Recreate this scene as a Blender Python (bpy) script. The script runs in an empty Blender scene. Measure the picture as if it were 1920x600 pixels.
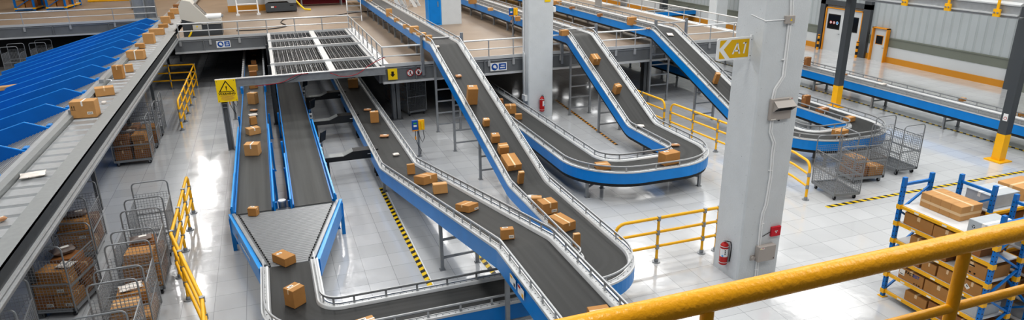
import bpy, bmesh, math, random
import numpy as np
from mathutils import Vector, Matrix
random.seed(7)
C = bpy.context.scene.collection
PI = math.pi

# ------------------------------------------------------------------ camera
F = 1260.71; TH, RO, YA = 0.337492759, -0.01076133, 0.344123210; H = 7.0
def _R(th, ro, ya):
    c, s = math.cos(th), math.sin(th)
    right = np.array([1, 0, 0.]); fwd = np.array([0, c, -s]); up = np.array([0, s, c])
    cr, sr = math.cos(ro), math.sin(ro)
    r2 = cr*right + sr*up; u2 = -sr*right + cr*up
    M = np.array([r2, -u2, fwd])
    Z = np.array([[math.cos(ya), -math.sin(ya), 0], [math.sin(ya), math.cos(ya), 0], [0, 0, 1]])
    return M @ Z
M3 = _R(TH, RO, YA)
cam_d = bpy.data.cameras.new('camera'); cam = bpy.data.objects.new('camera', cam_d); C.objects.link(cam)
cam_d.sensor_width = 36.0; cam_d.lens = F/1920*36.0; cam_d.clip_end = 300; cam_d.clip_start = 0.05
rx, ry, rz = M3[0], -M3[1], -M3[2]
cam.matrix_world = Matrix(((rx[0], ry[0], rz[0], 0), (rx[1], ry[1], rz[1], 0), (rx[2], ry[2], rz[2], H), (0, 0, 0, 1)))
bpy.context.scene.camera = cam
# measuring helpers: a sight line of the photograph met with a known plane
def ray(px, py): return M3.T @ np.array([(px-960)/F, (py-300)/F, 1.0])
def P(px, py, z=0.0):
    d = ray(px, py); t = (z-H)/d[2]; return float(d[0]*t), float(d[1]*t)
def PX(px, py, X):
    d = ray(px, py); t = X/d[0]; return float(d[1]*t), float(H+d[2]*t)
def PY(px, py, Y):
    d = ray(px, py); t = Y/d[1]; return float(d[0]*t), float(H+d[2]*t)
def proj(p):
    v = M3 @ np.array([p[0], p[1], p[2]-H]); return 960+F*v[0]/v[2], 300+F*v[1]/v[2]
def yat(X, z, px):
    lo, hi = 2.0, 60.0
    for _ in range(50):
        m = (lo+hi)/2
        if proj((X, m, z))[0] > px: lo = m
        else: hi = m
    return m

# ------------------------------------------------------------------ materials
def srgb(h):
    h = h.lstrip('#'); v = [int(h[i:i+2], 16)/255 for i in (0, 2, 4)]
    return tuple(((c+0.055)/1.055)**2.4 if c > 0.04045 else c/12.92 for c in v) + (1,)
def base_mat(name, col, rough=0.5, metal=0.0, spec=0.5, noise=0.0, nscale=8.0, bump=0.0, bscale=60.0):
    m = bpy.data.materials.new(name); m.use_nodes = True
    nt = m.node_tree; b = nt.nodes['Principled BSDF']
    c = srgb(col) if isinstance(col, str) else col
    b.inputs['Base Color'].default_value = c; b.inputs['Roughness'].default_value = rough
    b.inputs['Metallic'].default_value = metal; b.inputs['Specular IOR Level'].default_value = spec
    tc = nt.nodes.new('ShaderNodeTexCoord')
    if noise > 0:
        n = nt.nodes.new('ShaderNodeTexNoise'); n.inputs['Scale'].default_value = nscale; n.inputs['Detail'].default_value = 5
        nt.links.new(tc.outputs['Object'], n.inputs['Vector'])
        r = nt.nodes.new('ShaderNodeValToRGB')
        r.color_ramp.elements[0].position = .3; r.color_ramp.elements[1].position = .7
        r.color_ramp.elements[0].color = tuple(x*(1-noise) for x in c[:3])+(1,)
        r.color_ramp.elements[1].color = tuple(min(1, x*(1+noise)) for x in c[:3])+(1,)
        nt.links.new(n.outputs['Fac'], r.inputs['Fac']); nt.links.new(r.outputs['Color'], b.inputs['Base Color'])
    if bump > 0:
        n2 = nt.nodes.new('ShaderNodeTexNoise'); n2.inputs['Scale'].default_value = bscale
        nt.links.new(tc.outputs['Object'], n2.inputs['Vector'])
        bp = nt.nodes.new('ShaderNodeBump'); bp.inputs['Strength'].default_value = bump; bp.inputs['Distance'].default_value = .02
        nt.links.new(n2.outputs['Fac'], bp.inputs['Height']); nt.links.new(bp.outputs['Normal'], b.inputs['Normal'])
    return m
def N(nt, t, **kw):
    n = nt.nodes.new(t)
    for k, v in kw.items(): setattr(n, k, v)
    return n
def mathn(nt, op, a, b=None):
    n = nt.nodes.new('ShaderNodeMath'); n.operation = op
    for i, v in enumerate((a, b)):
        if v is None: continue
        if isinstance(v, (int, float)): n.inputs[i].default_value = v
        else: nt.links.new(v, n.inputs[i])
    return n.outputs[0]
def mixc(nt, fac, a, b):
    n = nt.nodes.new('ShaderNodeMix'); n.data_type = 'RGBA'
    nt.links.new(fac, n.inputs[0])
    for i, v in ((6, a), (7, b)):
        if isinstance(v, tuple): n.inputs[i].default_value = v
        else: nt.links.new(v, n.inputs[i])
    return n.outputs[2]

def tile_mat():
    m = bpy.data.materials.new('glossy_floor_tiles'); m.use_nodes = True; nt = m.node_tree; b = nt.nodes['Principled BSDF']
    g = N(nt, 'ShaderNodeNewGeometry'); s = N(nt, 'ShaderNodeSeparateXYZ'); nt.links.new(g.outputs['Position'], s.inputs[0])
    def line(o, off, size):
        u = mathn(nt, 'DIVIDE', mathn(nt, 'SUBTRACT', o, off), size)
        f = mathn(nt, 'FRACT', mathn(nt, 'ADD', u, 100.5)); d = mathn(nt, 'ABSOLUTE', mathn(nt, 'SUBTRACT', f, .5))
        return mathn(nt, 'MULTIPLY', mathn(nt, 'LESS_THAN', d, .008), 1.0), mathn(nt, 'FLOOR', mathn(nt, 'ADD', u, 100))
    lx, ix = line(s.outputs[0], 1.33, .5925); ly, iy = line(s.outputs[1], 10.155, .605)
    ln = mathn(nt, 'MAXIMUM', lx, ly)
    cv = N(nt, 'ShaderNodeCombineXYZ'); nt.links.new(ix, cv.inputs[0]); nt.links.new(iy, cv.inputs[1])
    wn = N(nt, 'ShaderNodeTexWhiteNoise'); nt.links.new(cv.outputs[0], wn.inputs[0])
    r = N(nt, 'ShaderNodeValToRGB'); nt.links.new(wn.outputs[0], r.inputs[0])
    r.color_ramp.elements[0].color = srgb('#BFC1C3'); r.color_ramp.elements[1].color = srgb('#C9CBCD')
    col = mixc(nt, ln, r.outputs[0], srgb('#9A9C9F'))
    nt.links.new(col, b.inputs['Base Color'])
    no = N(nt, 'ShaderNodeTexNoise'); nt.links.new(g.outputs['Position'], no.inputs[0]); no.inputs['Scale'].default_value = 1.6; no.inputs['Detail'].default_value = 6
    mr = N(nt, 'ShaderNodeMapRange'); nt.links.new(no.outputs[0], mr.inputs[0])
    mr.inputs[1].default_value = .35; mr.inputs[2].default_value = .7; mr.inputs[3].default_value = .08; mr.inputs[4].default_value = .2
    nt.links.new(mr.outputs[0], b.inputs['Roughness']); b.inputs['Specular IOR Level'].default_value = .75
    b.inputs['Coat Weight'].default_value = .45; b.inputs['Coat Roughness'].default_value = .07
    bp = N(nt, 'ShaderNodeBump'); bp.inputs['Strength'].default_value = .06; bp.inputs['Distance'].default_value = .05
    n3 = N(nt, 'ShaderNodeTexNoise'); n3.inputs['Scale'].default_value = 5; n3.inputs['Detail'].default_value = 4; nt.links.new(g.outputs['Position'], n3.inputs[0])
    hh = mathn(nt, 'SUBTRACT', n3.outputs[0], ln)
    nt.links.new(hh, bp.inputs['Height']); nt.links.new(bp.outputs[0], b.inputs['Normal'])
    return m
def belt_mat(name, c0, c1):
    m = bpy.data.materials.new(name); m.use_nodes = True; nt = m.node_tree; b = nt.nodes['Principled BSDF']
    uv = N(nt, 'ShaderNodeUVMap'); mp = N(nt, 'ShaderNodeMapping'); mp.inputs['Scale'].default_value = (.12, 5, 1)
    nt.links.new(uv.outputs[0], mp.inputs[0]); n = N(nt, 'ShaderNodeTexNoise'); n.inputs['Scale'].default_value = 1.3; n.inputs['Detail'].default_value = 5
    nt.links.new(mp.outputs[0], n.inputs[0]); r = N(nt, 'ShaderNodeValToRGB'); nt.links.new(n.outputs[0], r.inputs[0])
    r.color_ramp.elements[0].position = .3; r.color_ramp.elements[1].position = .75
    r.color_ramp.elements[0].color = srgb(c0); r.color_ramp.elements[1].color = srgb(c1)
    nt.links.new(r.outputs[0], b.inputs['Base Color']); b.inputs['Roughness'].default_value = .55; b.inputs['Specular IOR Level'].default_value = .35
    return m
def channel_mat():       # white pressed channel with a row of round holes (u = metres along it)
    m = bpy.data.materials.new('white_perforated_channel'); m.use_nodes = True; nt = m.node_tree; b = nt.nodes['Principled BSDF']
    uv = N(nt, 'ShaderNodeUVMap'); s = N(nt, 'ShaderNodeSeparateXYZ'); nt.links.new(uv.outputs[0], s.inputs[0])
    fu = mathn(nt, 'SUBTRACT', mathn(nt, 'FRACT', mathn(nt, 'DIVIDE', s.outputs[0], .11)), .5)
    du = mathn(nt, 'MULTIPLY', fu, .11); dv = mathn(nt, 'SUBTRACT', s.outputs[1], .0)
    d = mathn(nt, 'SQRT', mathn(nt, 'ADD', mathn(nt, 'MULTIPLY', du, du), mathn(nt, 'MULTIPLY', dv, dv)))
    h = mathn(nt, 'LESS_THAN', d, .011)
    nt.links.new(mixc(nt, h, srgb('#B4B6B7'), srgb('#26262A')), b.inputs['Base Color'])
    b.inputs['Roughness'].default_value = .38; b.inputs['Metallic'].default_value = .15
    return m
def stripe_mat(name, size, c0, c1):    # diagonal hazard stripes in object space
    m = bpy.data.materials.new(name); m.use_nodes = True; nt = m.node_tree; b = nt.nodes['Principled BSDF']
    uv = N(nt, 'ShaderNodeUVMap'); s = N(nt, 'ShaderNodeSeparateXYZ'); nt.links.new(uv.outputs[0], s.inputs[0])
    f = mathn(nt, 'FRACT', mathn(nt, 'DIVIDE', mathn(nt, 'ADD', s.outputs[0], mathn(nt, 'MULTIPLY', s.outputs[1], .6)), size))
    nt.links.new(mixc(nt, mathn(nt, 'LESS_THAN', f, .5), srgb(c0), srgb(c1)), b.inputs['Base Color'])
    b.inputs['Roughness'].default_value = .4
    return m
def corr_mat():
    m = base_mat('corrugated_wall_sheet', '#C3C9CB', .5)
    nt = m.node_tree; b = nt.nodes['Principled BSDF']; g = N(nt, 'ShaderNodeNewGeometry'); s = N(nt, 'ShaderNodeSeparateXYZ'); nt.links.new(g.outputs['Position'], s.inputs[0])
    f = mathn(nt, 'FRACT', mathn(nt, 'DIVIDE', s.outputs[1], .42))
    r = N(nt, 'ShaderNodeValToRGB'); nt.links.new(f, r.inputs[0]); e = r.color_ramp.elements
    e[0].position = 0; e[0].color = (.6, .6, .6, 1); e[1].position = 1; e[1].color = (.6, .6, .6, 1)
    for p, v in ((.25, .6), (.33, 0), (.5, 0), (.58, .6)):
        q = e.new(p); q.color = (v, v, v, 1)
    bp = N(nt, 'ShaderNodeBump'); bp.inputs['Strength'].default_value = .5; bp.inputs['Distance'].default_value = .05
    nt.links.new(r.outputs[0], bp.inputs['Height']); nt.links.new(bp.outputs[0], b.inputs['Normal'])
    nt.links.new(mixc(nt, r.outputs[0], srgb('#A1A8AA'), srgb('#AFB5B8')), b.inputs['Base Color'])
    return m

MT = dict(
    tile=tile_mat(), belt=belt_mat('dark_rubber_belt', '#272828', '#3B3C3C'), belt2=belt_mat('grey_rubber_belt', '#383938', '#4d4e4d'),
    channel=channel_mat(), corr=corr_mat(),
    blue=base_mat('blue_powder_coat', '#0080CC', .34, noise=.06, nscale=3), cyan=base_mat('bright_blue_coat_highlight', '#1C97E2', .3, noise=.05, nscale=3),  # the bright blue also paints highlights on edges of blue panels
    blue2=base_mat('deep_blue_panel', '#0068B4', .65, noise=.05, nscale=2), rackblue=base_mat('rack_blue_paint', '#0074C2', .4),
    chute=base_mat('blue_chute_wall', '#0070C4', .55, noise=.08, nscale=1.5),
    steel=base_mat('galvanised_steel', '#9A9DA0', .38, .55, noise=.1, nscale=6), steeld=base_mat('dark_steel', '#5C5F62', .45, .3, noise=.08),
    silver=base_mat('bright_silver_rail', '#CDCFD0', .36, .35), guard=base_mat('brushed_guard_rail', '#AEB0B2', .34, .3),
    black=base_mat('black_plastic', '#1D1E20', .45), under=base_mat('black_underside', '#1f2022', .6),
    fascia=base_mat('grey_steel_beam', '#74777A', .45, .2, noise=.08, nscale=2), white=base_mat('white_paint', '#E3E4E4', .45),
    deck=base_mat('brown_concrete_deck', '#8C7C6C', .42, noise=.10, nscale=.8), conc=base_mat('pale_painted_concrete', '#CDD1D3', .6, noise=.03, nscale=3, bump=.15, bscale=30),
    pit=base_mat('pit_shadow_grey', '#8A8D90', .9),
    yellow=base_mat('yellow_paint', '#F0B418', .38, noise=.04, nscale=4), yellowr=base_mat('yellow_railing_paint', '#F0AC14', .34, noise=.02, nscale=14, bump=.2, bscale=45),
    sign=base_mat('yellow_sign_face', '#F2CE12', .45), signa=base_mat('mustard_sign_face', '#D9AE0E', .45), orange=base_mat('orange_trim_paint', '#D9901C', .5),
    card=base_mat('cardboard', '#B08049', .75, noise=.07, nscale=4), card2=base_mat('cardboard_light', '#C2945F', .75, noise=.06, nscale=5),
    card3=base_mat('cardboard_dark', '#99683C', .75, noise=.08, nscale=4), gcard=base_mat('grey_carton', '#B4B9BD', .6, noise=.05),
    tape=base_mat('pale_packing_tape', '#DDBE95', .35), wtape=base_mat('white_label', '#E9E5DE', .5), ink=base_mat('black_ink', '#1a1512', .7),
    poly=base_mat('white_poly_mailer', '#E4DCD4', .45, noise=.05), kraft=base_mat('kraft_padded_mailer', '#B98A63', .6, noise=.1), dpoly=base_mat('grey_poly_mailer', '#6E625C', .4, noise=.15),
    cage=base_mat('cage_steel', '#8E9194', .35, .5), caged=base_mat('dark_cage_steel', '#8F9295', .35, .3), rubber=base_mat('caster_rubber', '#26272a', .6),
    red=base_mat('red_paint', '#B5201F', .3), redbox=base_mat('red_box_plastic', '#C2142A', .4), beige=base_mat('beige_enclosure', '#A9A29C', .5), cream=base_mat('machine_cream', '#C9C5BC', .45),
    sage=base_mat('sage_band_paint', '#73786F', .6), wwhite=base_mat('white_wall_paint', '#BFC3C5', .6), ochre=base_mat('ochre_base_paint', '#BF8424', .55), brown=base_mat('brown_far_wall', '#A8875A', .6),
    dark=base_mat('shade_black_wall', '#1d1e20', .8), tray=base_mat('grey_tray_sheet', '#A5A8AA', .33, .35, noise=.06), trayedge=base_mat('grey_side_sheet', '#8C8F8F', .4, .2, noise=.05, nscale=12),
    charcoal=base_mat('charcoal_side_sheet', '#3E4143', .5, .1, noise=.1, nscale=15), glass=base_mat('dark_glass', '#17181a', .12), green=base_mat('green_display', '#3FA35A', .4),
    hose=base_mat('black_cable', '#2a2a2b', .5), redcable=base_mat('red_cable', '#8E1C2A', .5), roller=base_mat('zinc_roller', '#8E9092', .36, .45),
    signblue=base_mat('safety_sign_blue', '#0F4E9E', .4), plate=base_mat('mesh_shade_dark', '#26282A', .5, .2), dgrey=base_mat('dark_grey_paint', '#4A4E52', .45), shelf=base_mat('white_shelf_board', '#D6D7D8', .45),
    haz=stripe_mat('yellow_black_tape', .24, '#1c1c1c', '#E9C418'), haz2=stripe_mat('orange_black_tape', .24, '#2c2318', '#C98A1E'), hazb=stripe_mat('bollard_stripes', .32, '#1c1c1c', '#E0981C'),
)

# ------------------------------------------------------------------ mesh helper
class MB:
    def __init__(s): s.v = []; s.f = []; s.m = []; s.mats = []; s.uv = {}
    def mi(s, m):
        m = MT[m] if isinstance(m, str) else m
        if m not in s.mats: s.mats.append(m)
        return s.mats.index(m)
    def face(s, pts, m, uvs=None):
        i = len(s.v); s.v += [tuple(p) for p in pts]; s.f.append(tuple(range(i, i+len(pts)))); s.m.append(s.mi(m))
        if uvs: s.uv[len(s.f)-1] = uvs
    def box(s, c, d, m, rz=0, mat=None, uvax=None):
        """centre c, full size d"""
        k = s.mi(m); i = len(s.v); R = mat if mat is not None else Matrix.Rotation(rz, 3, 'Z')
        cs = [(-1, -1, -1), (1, -1, -1), (1, 1, -1), (-1, 1, -1), (-1, -1, 1), (1, -1, 1), (1, 1, 1), (-1, 1, 1)]
        for a in cs:
            p = R @ Vector((a[0]*d[0]/2, a[1]*d[1]/2, a[2]*d[2]/2)); s.v.append((p.x+c[0], p.y+c[1], p.z+c[2]))
        for q in ((0, 3, 2, 1), (4, 5, 6, 7), (0, 1, 5, 4), (1, 2, 6, 5), (2, 3, 7, 6), (3, 0, 4, 7)):
            s.f.append(tuple(i+t for t in q)); s.m.append(k)
            if uvax: s.uv[len(s.f)-1] = [uvax(cs[t], d) for t in q]
        return s
    def rng(s, x0, x1, y0, y1, z0, z1, m, **k): return s.box(((x0+x1)/2, (y0+y1)/2, (z0+z1)/2), (x1-x0, y1-y0, z1-z0), m, **k)
    def tube(s, pts, r, m, n=8, cap=True, flat=None):
        k = s.mi(m); pts = [Vector(p) for p in pts]; rings = []; up = Vector((0, 0, 1))
        prev = None
        for i, p in enumerate(pts):
            if i == 0: t = pts[1]-p
            elif i == len(pts)-1: t = p-pts[i-1]
            else: t = (pts[i+1]-p).normalized()+(p-pts[i-1]).normalized()
            t = t.normalized()
            if prev is None:
                a = t.cross(up)
                if a.length < .05: a = t.cross(Vector((0, 1, 0)))
            else: a = prev - t*prev.dot(t)
            a.normalize(); prev = a; b = t.cross(a)
            st = len(s.v); rr = r[i] if isinstance(r, (list, tuple)) else r
            for j in range(n):
                th = 2*PI*j/n + (PI/n if n == 4 else 0); q = p+a*math.cos(th)*rr+b*math.sin(th)*rr; s.v.append(tuple(q))
            rings.append(st)
        for i in range(len(rings)-1):
            for j in range(n):
                s.f.append((rings[i]+j, rings[i]+(j+1) % n, rings[i+1]+(j+1) % n, rings[i+1]+j)); s.m.append(k)
        if cap:
            s.f.append(tuple(rings[0]+j for j in range(n))[::-1]); s.m.append(k); s.f.append(tuple(rings[-1]+j for j in range(n))); s.m.append(k)
        return s
    def cyl(s, a, b, r, m, n=16): return s.tube([a, b], r, m, n)
    def disc(s, c, r, m, ax=(0, -1, 0), n=24):
        ax = Vector(ax).normalized(); a = ax.orthogonal().normalized(); b = ax.cross(a)
        s.face([Vector(c)+a*math.cos(2*PI*i/n)*r+b*math.sin(2*PI*i/n)*r for i in range(n)], m)
    def prism(s, poly, m, ax='y', lo=0, hi=1):
        """poly: list of 2D points; ax: extrusion axis"""
        f = {'y': lambda u, v, w: (u, w, v), 'x': lambda u, v, w: (w, u, v), 'z': lambda u, v, w: (u, v, w)}[ax]
        k = s.mi(m); i = len(s.v); n = len(poly)
        s.v += [f(u, v, lo) for u, v in poly]+[f(u, v, hi) for u, v in poly]
        s.f.append(tuple(range(i, i+n))); s.m.append(k); s.f.append(tuple(range(i+n, i+2*n))[::-1]); s.m.append(k)
        for j in range(n): s.f.append((i+j, i+(j+1) % n, i+n+(j+1) % n, i+n+j)); s.m.append(k)
        return s
    def mesh(s, name, smooth=False):
        me = bpy.data.meshes.new(name); me.from_pydata(s.v, [], s.f); me.update()
        for m in s.mats: me.materials.append(m)
        me.polygons.foreach_set('material_index', s.m)
        if s.uv:
            u = me.uv_layers.new(name='UVMap').data
            for p in me.polygons:
                q = s.uv.get(p.index)
                if q:
                    for li, c in zip(p.loop_indices, q): u[li].uv = c
        bm = bmesh.new(); bm.from_mesh(me)
        bmesh.ops.recalc_face_normals(bm, faces=bm.faces); bm.to_mesh(me); bm.free()
        if smooth:
            me.shade_smooth()
            me.set_sharp_from_angle(angle=math.radians(38))
        return me
    def build(s, name, parent=None, smooth=False, loc=(0, 0, 0), rz=0):
        o = bpy.data.objects.new(name, s.mesh(name, smooth)); C.objects.link(o)
        o.location = loc; o.rotation_euler = (0, 0, rz)
        if parent: o.parent = parent
        return o
def tag(o, label, cat, group=None, kind=None):
    o['label'] = label
    if cat: o['category'] = cat
    if group: o['group'] = group
    if kind: o['kind'] = kind
    return o
def thing(name, label, cat, loc=(0, 0, 0), rz=0, group=None):
    o = bpy.data.objects.new(name, None); C.objects.link(o); o.location = loc; o.rotation_euler = (0, 0, rz)
    return tag(o, label, cat, group)
def struct(mb, name, label, cat):
    return tag(mb.build(name), label, cat, kind='structure')
KIDS = {}
def dup(root, loc, rz, label, group=None, sc=None):
    r = root.copy(); C.objects.link(r); r.location = loc; r.rotation_euler = (0, 0, rz); r['label'] = label
    if group: r['group'] = group
    if sc: r.scale = sc
    for ch in list(root.children):
        c = ch.copy(); C.objects.link(c); c.parent = r
        for g in list(ch.children):
            d = g.copy(); C.objects.link(d); d.parent = c
    return r
def text_mesh(txt, size, m, name, parent, mat, bold=0.0, align='CENTER', ext=.001):
    cu = bpy.data.curves.new(name, 'FONT'); cu.body = txt; cu.size = size; cu.align_x = align; cu.align_y = 'CENTER'; cu.extrude = ext; cu.offset = bold
    cu.resolution_u = 3
    t = bpy.data.objects.new(name, cu); C.objects.link(t); bpy.context.view_layer.update()
    dg = bpy.context.evaluated_depsgraph_get(); me = bpy.data.meshes.new_from_object(t.evaluated_get(dg)); bpy.data.objects.remove(t)
    me.materials.clear(); me.materials.append(MT[m] if isinstance(m, str) else m)
    o = bpy.data.objects.new(name, me); C.objects.link(o); o.parent = parent; o.matrix_local = mat
    return o
FACE_CAM = Matrix(((1, 0, 0, 0), (0, 0, -1, 0), (0, 1, 0, 0), (0, 0, 0, 1)))     # text lying in XZ, read from -Y
def at(x, y, z, base=FACE_CAM): return Matrix.Translation((x, y, z)) @ base

# ------------------------------------------------------------------ the setting
mb = MB(); mb.face([(-30, -4, 0), (45, -4, 0), (45, 62, 0), (-30, 62, 0)], 'tile')
struct(mb, 'floor', 'glossy light grey tiled warehouse floor', 'floor')

# right wall x = 30.1
WX = 30.1
mb = MB(); mb.rng(WX, WX+.3, 19.75, 62, 1.28, 12, 'corr')
struct(mb, 'wall_right', 'corrugated pale grey wall sheeting above the sage band', 'wall')
mb = MB(); mb.rng(WX-.01, WX+.3, 19.75, 62, .29, .82, 'wwhite'); mb.rng(WX-.03, WX+.3, 19.75, 62, .82, 1.22, 'sage'); mb.rng(WX-.06, WX+.3, 19.75, 62, 1.22, 1.28, 'sage')
struct(mb, 'wall_right', 'smooth lower wall, white below a sage green band', 'wall')
mb = MB(); mb.rng(WX-.06, WX+.3, 19.75, 62, 0, .29, 'ochre')
struct(mb, 'baseboard_right', 'ochre yellow skirting along the right wall', 'baseboard')
mb = MB(); mb.rng(WX-.25, WX+.3, 19.2, 19.75, 0, 12, 'dgrey'); mb.rng(WX-.15, WX+.3, 10, 19.2, 0, 12, 'sage')
struct(mb, 'trim_1', 'grey steel corner post at the end of the right wall', 'trim')
mb = MB(); mb.rng(-30, 9.5, 43.2, 43.4, 0, 2.0, 'dark'); mb.rng(9.5, 19.7, 50, 50.2, 0, 2.0, 'dark')  # the shade under the deck is put into the wall's black colour
struct(mb, 'wall_back', 'back wall coloured black for the unlit space below the mezzanine', 'wall')
mb = MB(); mb.rng(-30, 45, 61, 61.3, 0, 14, 'brown')
struct(mb, 'wall_far', 'brown far wall behind the mezzanine', 'wall')

# double door & small door
def door(name, y0, y1, h, leaves, label, big):
    t = thing(name, label, 'door', (WX-.05, (y0+y1)/2, 0)); t['kind'] = 'structure'
    w = (y1-y0); fr = MB(); ft = .05; d = .14 if big else .22
    for yy in (-w/2+ft/2, w/2-ft/2): fr.box((-d/2, yy, h/2), (d, ft, h), 'orange')
    fr.box((-d/2, 0, h-ft/2), (d, w, ft), 'orange'); fr.build('door_frame', t)
    lw = (w-2*ft)/leaves
    for i in range(leaves):
        yc = -w/2+ft+lw*(i+.5); l = MB(); l.box((-.04, yc, (h-ft)/2), (.05, lw-.015, h-ft), 'wwhite'); lf = l.build('door_leaf', t)
        g = MB()
        if big: g.box((-.07, yc+.05, h*.68), (.01, lw*.72, h*.34), 'black'); g.box((-.077, yc+.05, h*.68), (.006, lw*.66, h*.30), 'glass')
        else: g.box((-.07, yc+.06, h*.63), (.01, lw*.55, h*.27), 'orange'); g.box((-.077, yc+.06, h*.63), (.006, lw*.48, h*.24), 'glass')
        g.build('door_window', lf)
        if big and i == 1:
            for k, (cc, ring) in enumerate((('white', 'red'), ('white', 'red'), ('cyan', 'white'))):
                s = MB(); yk = yc+.25-.23*k; s.disc((-.082, yk, h*.66), .09, ring, (-1, 0, 0)); s.disc((-.084, yk, h*.66), .065, cc, (-1, 0, 0)); s.box((-.085, yk, h*.66), (.002, .03, .08), 'ink'); s.build('safety_sticker', lf)
        hd = MB(); hy = yc-lw*.36 if not (big and i == 0) else yc+lw*.38
        hd.cyl((-.06, hy, h*.42), (-.12, hy, h*.42), .015, 'steel', 8); hd.tube([(-.12, hy, h*.42), (-.12, hy+.12, h*.42)], .014, 'steel', 8); hd.build('door_handle', lf)
    return t
door('door_1', 27.82, 30.42, 2.41, 2, 'grey double door in an orange frame with dark glass panels', True)
door('door_2', 26.06, 27.0, 1.74, 1, 'small grey door in an orange frame with a square window', False)
mb = MB(); mb.rng(WX-.2, WX, 27.35, 27.8, 0, 12, 'dgrey'); mb.rng(WX-.2, WX, 30.5, 30.85, 0, 12, 'dgrey'); mb.rng(WX-.2, WX, 27.35, 30.85, 2.55, 2.8, 'dgrey')
struct(mb, 'trim_2', 'dark grey steel frame around the double door', 'trim')

# ceiling, high above the frame
mb = MB(); mb.rng(-30, 45, -4, 62, 13.0, 13.2, 'white'); struct(mb, 'ceiling', 'pale warehouse ceiling', 'ceiling')

# mezzanine
ZD = 2.3; EX = 3.65; YE = 23.9; YM = 33.5; YL = 41.8; XR = 19.7
mb = MB()
mb.rng(EX, XR, YE, YM, ZD-.12, ZD, 'deck'); mb.rng(-4.0, XR, YM, YL, ZD-.12, ZD, 'deck'); mb.rng(-30, XR, YL, 61, ZD-.12, ZD, 'deck')
struct(mb, 'floor', 'brown concrete deck of the mezzanine', 'mezzanine')
def fascia(x0, x1, y, label, n):
    m = MB(); m.rng(x0, x1, y, y+.1, 1.72, ZD-.03, 'fascia'); m.rng(x0, x1, y-.12, y+.12, 1.65, 1.72, 'silver'); m.rng(x0, x1, y-.06, y+.1, ZD-.06, ZD+.02, 'silver'); m.rng(x0, x1, y-.03, y+.02, ZD-.14, ZD-.09, 'steel')
    x = x0+1.2
    while x < x1: m.rng(x, x+.05, y-.05, y, 1.72, ZD-.1, 'fascia'); x += 2.6
    struct(m, 'trim_%d' % n, label, 'beam')
fascia(EX, XR, YE-.1, 'grey steel edge beam of the mezzanine behind the inclined belts', 3)
fascia(-4.0, EX, YM-.1, 'grey steel edge beam behind the wire mesh platform', 4)
fascia(-30, -5.2, YL-.1, 'grey steel edge beam of the mezzanine above the blue chutes', 5)
m = MB(); m.rng(EX-.1, EX, YE, YM, 1.65, ZD+.02, 'fascia'); m.rng(EX-.02, EX+.28, YE, YM, ZD, ZD+.03, 'white'); struct(m, 'trim_6', 'steel side beam with white kerb along the mesh platform', 'beam')
m = MB(); m.rng(XR, XR+.1, YE, 61, 1.65, ZD, 'fascia'); m.rng(XR-.1, XR+.25, YE, 61, ZD, ZD+.04, 'white'); struct(m, 'trim_7', 'white capped right-hand edge beam of the mezzanine', 'beam')
def column(x, y, label):
    m = MB(); w = .3
    m.rng(x-w/2, x+w/2, y-w/2, y-w/2+.03, 0, 2.18, 'fascia'); m.rng(x-w/2, x+w/2, y+w/2-.03, y+w/2, 0, 2.18, 'fascia'); m.rng(x-.015, x+.015, y-w/2, y+w/2, 0, 2.18, 'fascia')
    m.rng(x-.22, x+.22, y-.22, y+.22, 0, .03, 'fascia'); o = m.build('steel_column'); return tag(o, label, 'column', 'steel columns under the mezzanine')
for x, y in ((4.25, 24.9), (15.3, 25.3)): column(x, y, 'grey steel column holding up the mezzanine edge %s' % ('beside the arrow sign' if x < 5 else 'behind the middle inclined belt'))

# mezzanine handrails
def handrail(pts, label, step=1.25, tall=None):
    """pts: polyline at floor level"""
    t = thing('handrail', label, 'handrail'); z0 = ZD; r = MB()
    for dz in (.66, .33): r.tube([(x, y, z0+dz) for x, y in pts], .032 if dz > .5 else .024, 'silver', 8)
    r.tube([(x, y, z0+.04) for x, y in pts], .03, 'silver', 4)
    r.build('rail', t, True)
    for (a, b) in zip(pts[:-1], pts[1:]):
        L = math.hypot(b[0]-a[0], b[1]-a[1]); n = max(1, round(L/step))
        for i in range(n+1 if b == pts[-1] else n):
            x = a[0]+(b[0]-a[0])*i/n; y = a[1]+(b[1]-a[1])*i/n
            p = MB(); p.cyl((x, y, z0-.3), (x, y, z0+.66), .024, 'guard', 8); p.rng(x-.05, x+.05, y-.03, y+.03, z0-.32, z0-.1, 'guard'); p.build('post', t)
    return t
RY = YE-.13
def stub(x, y=RY, h=.98):
    pass
GX = [(4.85, 6.6), (10.15, 11.95), (13.95, 15.85)]
def gate(x0, x1, lab):
    t = thing('conveyor_gate', lab, 'gate')
    for x in (x0, x1):
        p = MB(); p.cyl((x, RY, ZD-.45), (x, RY, ZD+1.0), .062, 'steel', 14); p.build('gate_post', t, True)
    p = MB(); p.cyl((x0, RY, ZD+.86), (x1, RY, ZD+.86), .028, 'guard', 8); p.build('crossbar', t, True)
gx = [PY(792, 100, RY)[0], PY(866, 90, RY)[0], PY(1054, 75, RY)[0], PY(1117, 70, RY)[0], PY(1229, 60, RY)[0], PY(1286, 55, RY)[0]]
gate(gx[0], gx[1], 'two round steel posts with a crossbar over the leftmost descending belt')
gate(gx[2], gx[3], 'two round steel posts with a crossbar over the middle descending belt')
gate(gx[4], gx[5], 'two round steel posts with a crossbar over the rightmost descending belt')
xa = EX+.05
handrail([(-3.74, YM-.13), (EX+.05, YM-.13), (EX+.05, RY), (gx[0]-.06, RY)], 'L-shaped grey handrail around the wire mesh platform', 1.22)
handrail([(gx[1]+.06, RY), (gx[2]-.06, RY)], 'grey handrail between the first and second descending belts, behind the far pillar', 1.05)
handrail([(gx[3]+.06, RY), (gx[4]-.06, RY)], 'grey handrail between the second and third descending belts', .85)
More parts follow.
